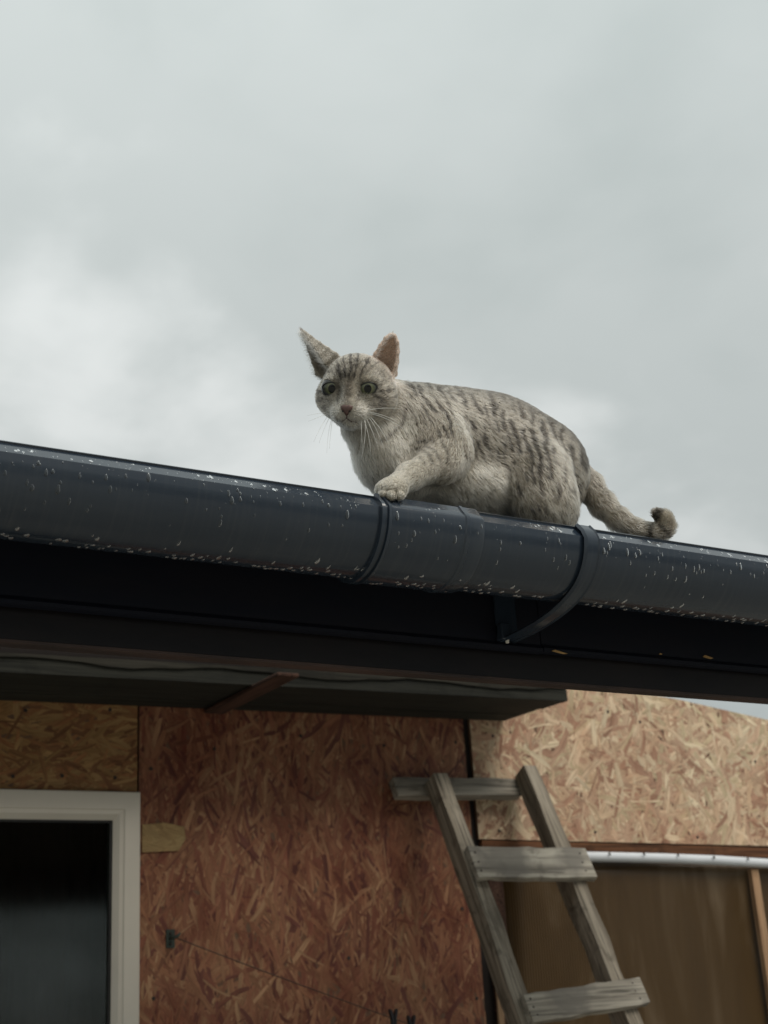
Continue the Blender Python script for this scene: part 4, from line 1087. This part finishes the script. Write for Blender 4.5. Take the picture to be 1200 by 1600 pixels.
# ---- eyes
EYES = []
def mat_eye():
    m = NT('cat_eye')
    tcn = m.n('ShaderNodeTexCoord'); sp = m.n('ShaderNodeSeparateXYZ'); m.l(tcn.outputs['Object'], sp.inputs[0])
    def mm(op, a, b=None):
        n = m.n('ShaderNodeMath', operation=op)
        for i, v in enumerate((a, b)):
            if v is None: continue
            if isinstance(v, (int, float)): n.inputs[i].default_value = v
            else: m.l(v, n.inputs[i])
        return n.outputs[0]
    x = mm('DIVIDE', sp.outputs[0], 0.0113); y = mm('DIVIDE', sp.outputs[1], 0.0113)      # local x right, y up, z gaze
    r = mm('SQRT', mm('ADD', mm('MULTIPLY', x, x), mm('MULTIPLY', y, y)))
    rp = mm('SQRT', mm('ADD', mm('MULTIPLY', mm('MULTIPLY', x, x), 1.35), mm('MULTIPLY', y, y)))
    nz = m.noise(tcn.outputs['Object'], 900, 4, 0.6)
    iris = m.ramp(mm('ADD', r, mm('MULTIPLY', mm('SUBTRACT', nz, 0.5), 0.16)), [(0.30, (0.165, 0.160, 0.085)), (0.5, (0.125, 0.130, 0.072)), (0.70, (0.075, 0.082, 0.048)), (0.86, (0.02, 0.02, 0.014)), (0.95, (0.008, 0.007, 0.006))])
    pup = m.ramp(rp, [(0.44, (1, 1, 1)), (0.50, (0, 0, 0))])
    m.set(Base_Color=m.mix(pup, iris, (0.004, 0.004, 0.004)), Roughness=0.05, Specular_IOR_Level=0.3, Coat_Weight=0.3, Coat_Roughness=0.02); return m.m
ME = mat_eye(); MR = mat_plain('eye_rim', (0.012, 0.010, 0.009), 0.35); MN = mat_plain('nose_leather', (0.10, 0.052, 0.042), 0.45, 0.2, 400, bump=0.3)
def face_w(px, py):                             # first skin point seen at a picture position of the head
    o = IP(px, py, 120); ts = np.linspace(0, 190, 400); P_ = o[None] - cw[None] * (ts[:, None] * HS); d = field(P_)
    i = int(np.argmax(d < 0)); return P_[i], ts[i]
for ex, ey in ((519, 606.5), (574, 606.5)):
    sp_, _ = face_w(ex, ey)
    c = sp_ - _n(CAM - sp_) * 12.2 * HS
    gaze = _n(CAM + np.array([0.02, 0, -0.1]) - c); rr = np.cross(hu, gaze); rr = _n(rr); uu = np.cross(gaze, rr)
    bm = bmesh.new(); bmesh.ops.create_uvsphere(bm, u_segments=32, v_segments=20, radius=16.4 * HS)
    me_e = bpy.data.meshes.new('eye'); bm.to_mesh(me_e); bm.free()
    mw = Matrix(((rr[0], uu[0], gaze[0], c[0]), (rr[1], uu[1], gaze[1], c[1]), (rr[2], uu[2], gaze[2], c[2]), (0, 0, 0, 1)))
    eo = link('eye', me_e, ME, cat, True); eo.matrix_basis = mw
    # eyelid rim: an almond loop over the eyeball
    pts = []; sgn = -1 if ex < 545 else 1
    for q in np.linspace(0, 2 * math.pi, 33):
        a = 14.4 * math.cos(q); b = 10.9 * math.sin(q) * (1 - 0.10 * (a / 12) ** 2) + 1.5 * sgn * (a / 12)
        if sgn * a < 0: b -= 0.0; a -= sgn * 1.6 * (abs(math.cos(q)) ** 5)          # inner corner runs to a point
        if b > 0: b *= 0.88
        rad = math.hypot(a, b); h = math.sqrt(max(16.5 ** 2 - rad * rad, 9))
        pts.append(c + (rr * a + uu * b + gaze * h) * HS)
    V, F = tube_mesh(pts, [1.2 * HS] * len(pts), 6, False); rim_o = from_py('eyelid', [np.array(mw.inverted() @ Vector(v)) for v in V], F, MR, None, True); rim_o.parent = eo
    EYES.append((np.array([ex, ey]), c))
# nose leather
sp_, _ = face_w(542, 640)
nf = [(-9.5, 5.6), (-5, 8.0), (0, 7.4), (5, 8.0), (9.5, 5.6), (8.5, 1.0), (4.2, -3.4), (1.2, -8.2), (-1.2, -8.2), (-4.2, -3.4), (-8.5, 1.0)]
V = []; F = []
for sc_, h in ((1.0, -3.0), (1.0, 0.8), (0.8, 2.6), (0.45, 3.6)):
    for a, b in nf: V.append(sp_ + (hr * a * sc_ + hu * (b * sc_ + 0.5) + hw * (h - 0.06 * b)) * HS)
k = len(nf)
for r_ in range(3):
    for j in range(k): F.append((r_ * k + j, r_ * k + (j + 1) % k, (r_ + 1) * k + (j + 1) % k, (r_ + 1) * k + j))
F.append(tuple(3 * k + j for j in range(k)))
ns = from_py('nose', V, F, MN, cat, True)
for s in (-1, 1):
    c = sp_ + (hr * 5.2 * s - hu * 1.2 + hw * 2.0) * HS
    V, F = tube_mesh([c - hw * HS, c + hw * 1.4 * HS], [1.9 * HS, 1.5 * HS], 8); from_py('nostril', V, F, MR, ns)
# mouth line
mp_ = []
for px_, py_ in ((521, 653), (528, 656.5), (536, 656.5), (542, 652), (549, 657), (557, 658), (566, 655)):
    q, _ = face_w(px_, py_); mp_.append(q + cw * 0.6 * HS)
V, F = tube_mesh(mp_, [0.5, 0.8, 0.9, 0.9, 0.9, 0.8, 0.5] and [x * HS for x in (0.4, 0.8, 0.9, 0.9, 0.9, 0.8, 0.4)], 6); from_py('mouth', V, F, mat_plain('lip', (0.07, 0.04, 0.035), 0.6), cat, True)
q0, _ = face_w(542, 648); V, F = tube_mesh([q0 + cw * 0.6 * HS, mp_[3]], [0.8 * HS] * 2, 6); from_py('philtrum', V, F, mat_plain('lip_fold', (0.09, 0.05, 0.045), 0.6), cat, True)

# ---- fur: one hair strand after another, rooted in the skin
P0, P1, P2, P3 = (BV[BF[:, i]] for i in range(4))
area = 0.5 * np.linalg.norm(np.cross(P2 - P0, P3 - P1), axis=1)
ctr = (P0 + P1 + P2 + P3) / 4
pc = proj(ctr)
dens = np.ones(len(ctr))
tv = {t: TV[t][BF].mean(1) for t in TV}
hv = sum(tv[t] for t in ('head', 'cheek', 'brow', 'bridge', 'muzzle', 'chin'))
dens *= 1 + 1.6 * np.clip(hv, 0, 1) + 0.9 * np.clip(tv['ear_r'] + tv['ear_l'], 0, 1) + 1.0 * np.clip(tv['paw'] + tv['fore'], 0, 1)
facing = np.einsum('ij,ij->i', NV[BF].mean(1), _n(CAM - HO)[None].repeat(len(ctr), 0))
dens *= np.where(facing < -0.35, 0.45, 1.0)
NH = 165000
pick = rng.choice(len(ctr), NH, p=area * dens / (area * dens).sum())
a, b = rng.random((2, NH, 1))
def bil(A): return (A[BF[pick, 0]] * (1 - a) + A[BF[pick, 1]] * a) * (1 - b) + (A[BF[pick, 3]] * (1 - a) + A[BF[pick, 2]] * a) * b
root = bil(BV); nrm_ = bil(NV); nrm_ /= np.linalg.norm(nrm_, axis=1, keepdims=True)
W = weights(root); T = tone_w(W); pj = proj(root)
keep = np.ones(NH, bool)
for e2, ec in EYES:
    q = (root - ec) / HS; vis = np.linalg.norm(q, axis=1) < 16.4; keep &= ~vis
    du = (pj[:, 0] - e2[0]) / 14.4; dv = (pj[:, 1] - e2[1]) / 10.2; keep &= ~((du * du + dv * dv < 1) & (np.linalg.norm(q, axis=1) < 24))
keep &= ~((np.abs(pj[:, 0] - 542) < 9.5) & (np.abs(pj[:, 1] - 640) < 7.5) & (T['muzzle'] + T['bridge'] > 0.4))
root, nrm_, W, pj = root[keep], nrm_[keep], W[keep], pj[keep]; T = {t: v[keep] for t, v in T.items()}; NH = len(root)
FD = np.stack([pr['fd'] / max(np.linalg.norm(pr['fd']), 1e-6) for pr in PRIMS]); FL = np.array([pr['fl'] for pr in PRIMS])
fd = W @ FD; ln = W @ FL
nosep = HP(0, -32, 70)
hz = np.clip(sum(T[t] for t in ('head', 'cheek', 'brow', 'bridge', 'muzzle', 'chin')), 0, 1)
rad = root - nosep; rad /= np.linalg.norm(rad, axis=1, keepdims=True)
rad = rad - 0.35 * hw[None]
fd = fd * (1 - hz[:, None]) + rad * hz[:, None]
# clumping and swirl
sw = np.stack([vnoise(root, 85) - .5, vnoise(root + 5.1, 85) - .5, vnoise(root + 9.7, 85) - .5], 1)
cl = np.stack([vnoise(root, 260) - .5, vnoise(root + 2.1, 260) - .5, vnoise(root + 6.7, 260) - .5], 1)
fd = fd / np.maximum(np.linalg.norm(fd, axis=1, keepdims=True), 1e-6) + sw * 0.55 + cl * 0.45 * (1 - 0.5 * hz[:, None]) + rng.normal(0, 0.13, (NH, 3))
tan = fd - (fd * nrm_).sum(1, keepdims=True) * nrm_; tan /= np.maximum(np.linalg.norm(tan, axis=1, keepdims=True), 1e-6)
ears = np.clip(T['ear_r'] + T['ear_l'], 0, 1)
lift = (0.30 + 0.22 * rng.random(NH) + 0.25 * (T['belly'] + T['chest'] + T['thigh']) + 0.2 * T['tail'])[:, None]
ln = ln * rng.uniform(0.6, 1.2, NH) * (0.75 + 0.5 * vnoise(root, 120))
long_ = rng.random(NH) < 0.05; ln = np.where(long_ & (ears < 0.3), ln * 1.35, ln)
# long pale hairs inside the ears' front edges
hc = pattern(root + tan * ln[:, None] * 0.6)[0]
NPT = 5
t = np.linspace(0, 1, NPT)[None, :, None]
pts = root[:, None] + ln[:, None, None] * (tan[:, None] * (t * (1 - 0.1 * t)) * math.cos(0.5) + nrm_[:, None] * lift[:, None] * (t - 0.45 * t * t)) + np.array([0, 0, -1.0]) * (ln[:, None, None] * 0.14) * t * t
ticked = hc * np.array((1.15, 1.135, 1.10)) * rng.uniform(0.78, 1.2, (NH, 1)); dkh = rng.random(NH) < 0.26; ticked[dkh & (T['belly'] + T['chest'] + T['paw'] + T['muzzle'] + T['chin'] < .5)] *= 0.42
wh = rng.random(NH) < 0.10; ticked[wh] = np.minimum(ticked[wh] * 1.3 + 0.05, 0.85)
# a few tufts: ear tips and the fringe along the outer ear edge
ex_p, ex_c, = [], []
def tuft(a_, dirs, L, n, c, spread):
    for _ in range(n):
        i = rng.integers(len(a_)); p = a_[i] + rng.normal(0, 0.0008, 3); d = _n(dirs[i] + rng.normal(0, spread, 3)); l = L * rng.uniform(0.5, 1.1)
        bend = rng.normal(0, 0.12, 3)
        ex_p.append([p + l * (d * s + bend * s * s) for s in np.linspace(0, 1, NPT)]); ex_c.append(np.array(c) * rng.uniform(0.8, 1.15))
def lerp_pts(row_pts, n): 
    o = []
    for i in range(len(row_pts) - 1):
        for s in np.linspace(0, 1, n, endpoint=False): o.append(row_pts[i] * (1 - s) + row_pts[i + 1] * s)
    return o
tipL, tipR = EAR_L[-1][2], EAR_R[-1][2]
tuft([tipL], [_n(IP(466, 510, -13) - tipL)], 0.008, 70, (0.12, 0.10, 0.085), 0.10)
tuft([tipR], [_n(IP(614, 512, -14) - tipR)], 0.006, 26, (0.22, 0.19, 0.16), 0.12)
edge = lerp_pts([r[-1] for r in EAR_L], 12); tuft(edge, [_n(-cr * 1.0 - cu * 0.15 + cw * 0.2)] * len(edge), 0.008, 520, (0.62, 0.58, 0.50), 0.28)
edge = lerp_pts([r[0] for r in EAR_L], 12); tuft(edge, [_n(-cr * 1.0 + cu * 0.25 - cw * 0.2)] * len(edge), 0.010, 1100, (0.60, 0.52, 0.42), 0.3)
edge = lerp_pts([r[0] for r in EAR_R], 12); tuft(edge, [_n(cr * 0.9 + cu * 0.35 + cw * 0.1)] * len(edge), 0.009, 320, (0.60, 0.53, 0.45), 0.22)
edge = lerp_pts([r[-1] for r in EAR_R], 12); tuft(edge, [_n(cu * 0.6 - cr * 0.5 + cw * .3)] * len(edge), 0.004, 160, (0.40, 0.33, 0.28), 0.25)
pts = np.concatenate([pts, np.array(ex_p)]); ticked = np.concatenate([ticked, np.array(ex_c)]); NT_ = len(pts)
rads = np.concatenate([np.where(hz > .5, 0.00017, 0.00021) * rng.uniform(0.8, 1.25, NH), np.full(len(ex_p), 0.00014)])
hcurve = bpy.data.hair_curves.new('fur'); hcurve.add_curves([NPT] * NT_)
hcurve.attributes['position'].data.foreach_set('vector', pts.astype(np.float32).ravel())
ra = hcurve.attributes.get('radius') or hcurve.attributes.new('radius', 'FLOAT', 'POINT')
taper = np.array([1.0, 0.95, 0.8, 0.55, 0.12])
ra.data.foreach_set('value', (rads[:, None] * taper[None]).astype(np.float32).ravel())
ca_ = hcurve.attributes.new('coat', 'FLOAT_COLOR', 'CURVE')
ca_.data.foreach_set('color', np.concatenate([ticked, np.ones((NT_, 1))], 1).astype(np.float32).ravel())
def mat_fur():
    m = NT('cat_fur'); a = m.n('ShaderNodeAttribute', attribute_name='coat'); hi_ = m.n('ShaderNodeHairInfo')
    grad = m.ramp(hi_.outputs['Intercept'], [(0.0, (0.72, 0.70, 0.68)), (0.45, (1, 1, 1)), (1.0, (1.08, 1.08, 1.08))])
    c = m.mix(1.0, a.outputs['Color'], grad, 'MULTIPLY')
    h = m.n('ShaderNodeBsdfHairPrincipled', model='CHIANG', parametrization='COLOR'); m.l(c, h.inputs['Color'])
    h.inputs['Roughness'].default_value = 0.42; h.inputs['Radial Roughness'].default_value = 0.6; h.inputs['IOR'].default_value = 1.5
    m.l(h.outputs[0], m.t.nodes['Material Output'].inputs[0]); return m.m
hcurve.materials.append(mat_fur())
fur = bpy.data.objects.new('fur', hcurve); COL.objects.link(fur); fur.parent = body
# ---- whiskers
MW = mat_plain('whisker', (0.86, 0.85, 0.80), 0.35, 0.02, 10, bump=0)
WH = [[(574, 640, 62), (598, 634, 66), (628, 638, 60)], [(576, 643, 61), (602, 646, 66), (624, 660, 62)], [(577, 645, 60), (594, 648, 66), (612, 655, 66), (634, 672, 60)],
      [(575, 650, 60), (590, 668, 68), (600, 702, 66)], [(577, 649, 60), (596, 668, 68), (608, 694, 66)], [(572, 652, 60), (584, 676, 68), (592, 704, 66)],
      [(568, 653, 62), (578, 680, 70), (579, 712, 68)], [(570, 653, 62), (572, 690, 70), (563, 715, 68)], [(564, 654, 62), (565, 678, 70), (566, 705, 68)],
      [(515, 645, 60), (500, 650, 64), (484, 657, 60)], [(514, 648, 60), (503, 662, 66), (492, 688, 64)], [(516, 650, 60), (508, 666, 66), (500, 690, 64)],
      [(520, 654, 60), (517, 676, 66), (516, 698, 64)], [(519, 653, 60), (513, 672, 66), (512, 705, 64)], [(513, 643, 60), (498, 645, 62), (482, 648, 58)]]
for wpts in WH:
    q0, _ = face_w(wpts[0][0], wpts[0][1]); P_ = [q0 - cw * 1.5 * HS] + [IP(*q) for q in wpts[1:]]
    P_ = [np.array(v) for v in P_]
    if len(P_) == 3: fine = [(1 - s) ** 2 * P_[0] + 2 * s * (1 - s) * P_[1] + s * s * P_[2] for s in np.linspace(0, 1, 12)]
    else: fine = [(1 - s) ** 3 * P_[0] + 3 * s * (1 - s) ** 2 * P_[1] + 3 * s * s * (1 - s) * P_[2] + s ** 3 * P_[3] for s in np.linspace(0, 1, 12)]
    left = wpts[0][0] < 545
    V, F = tube_mesh(fine, list(np.linspace(0.00034, 0.00010, 12) * (0.75 if left else 1.0)), 5); from_py('whisker', V, F, MW, cat, True)
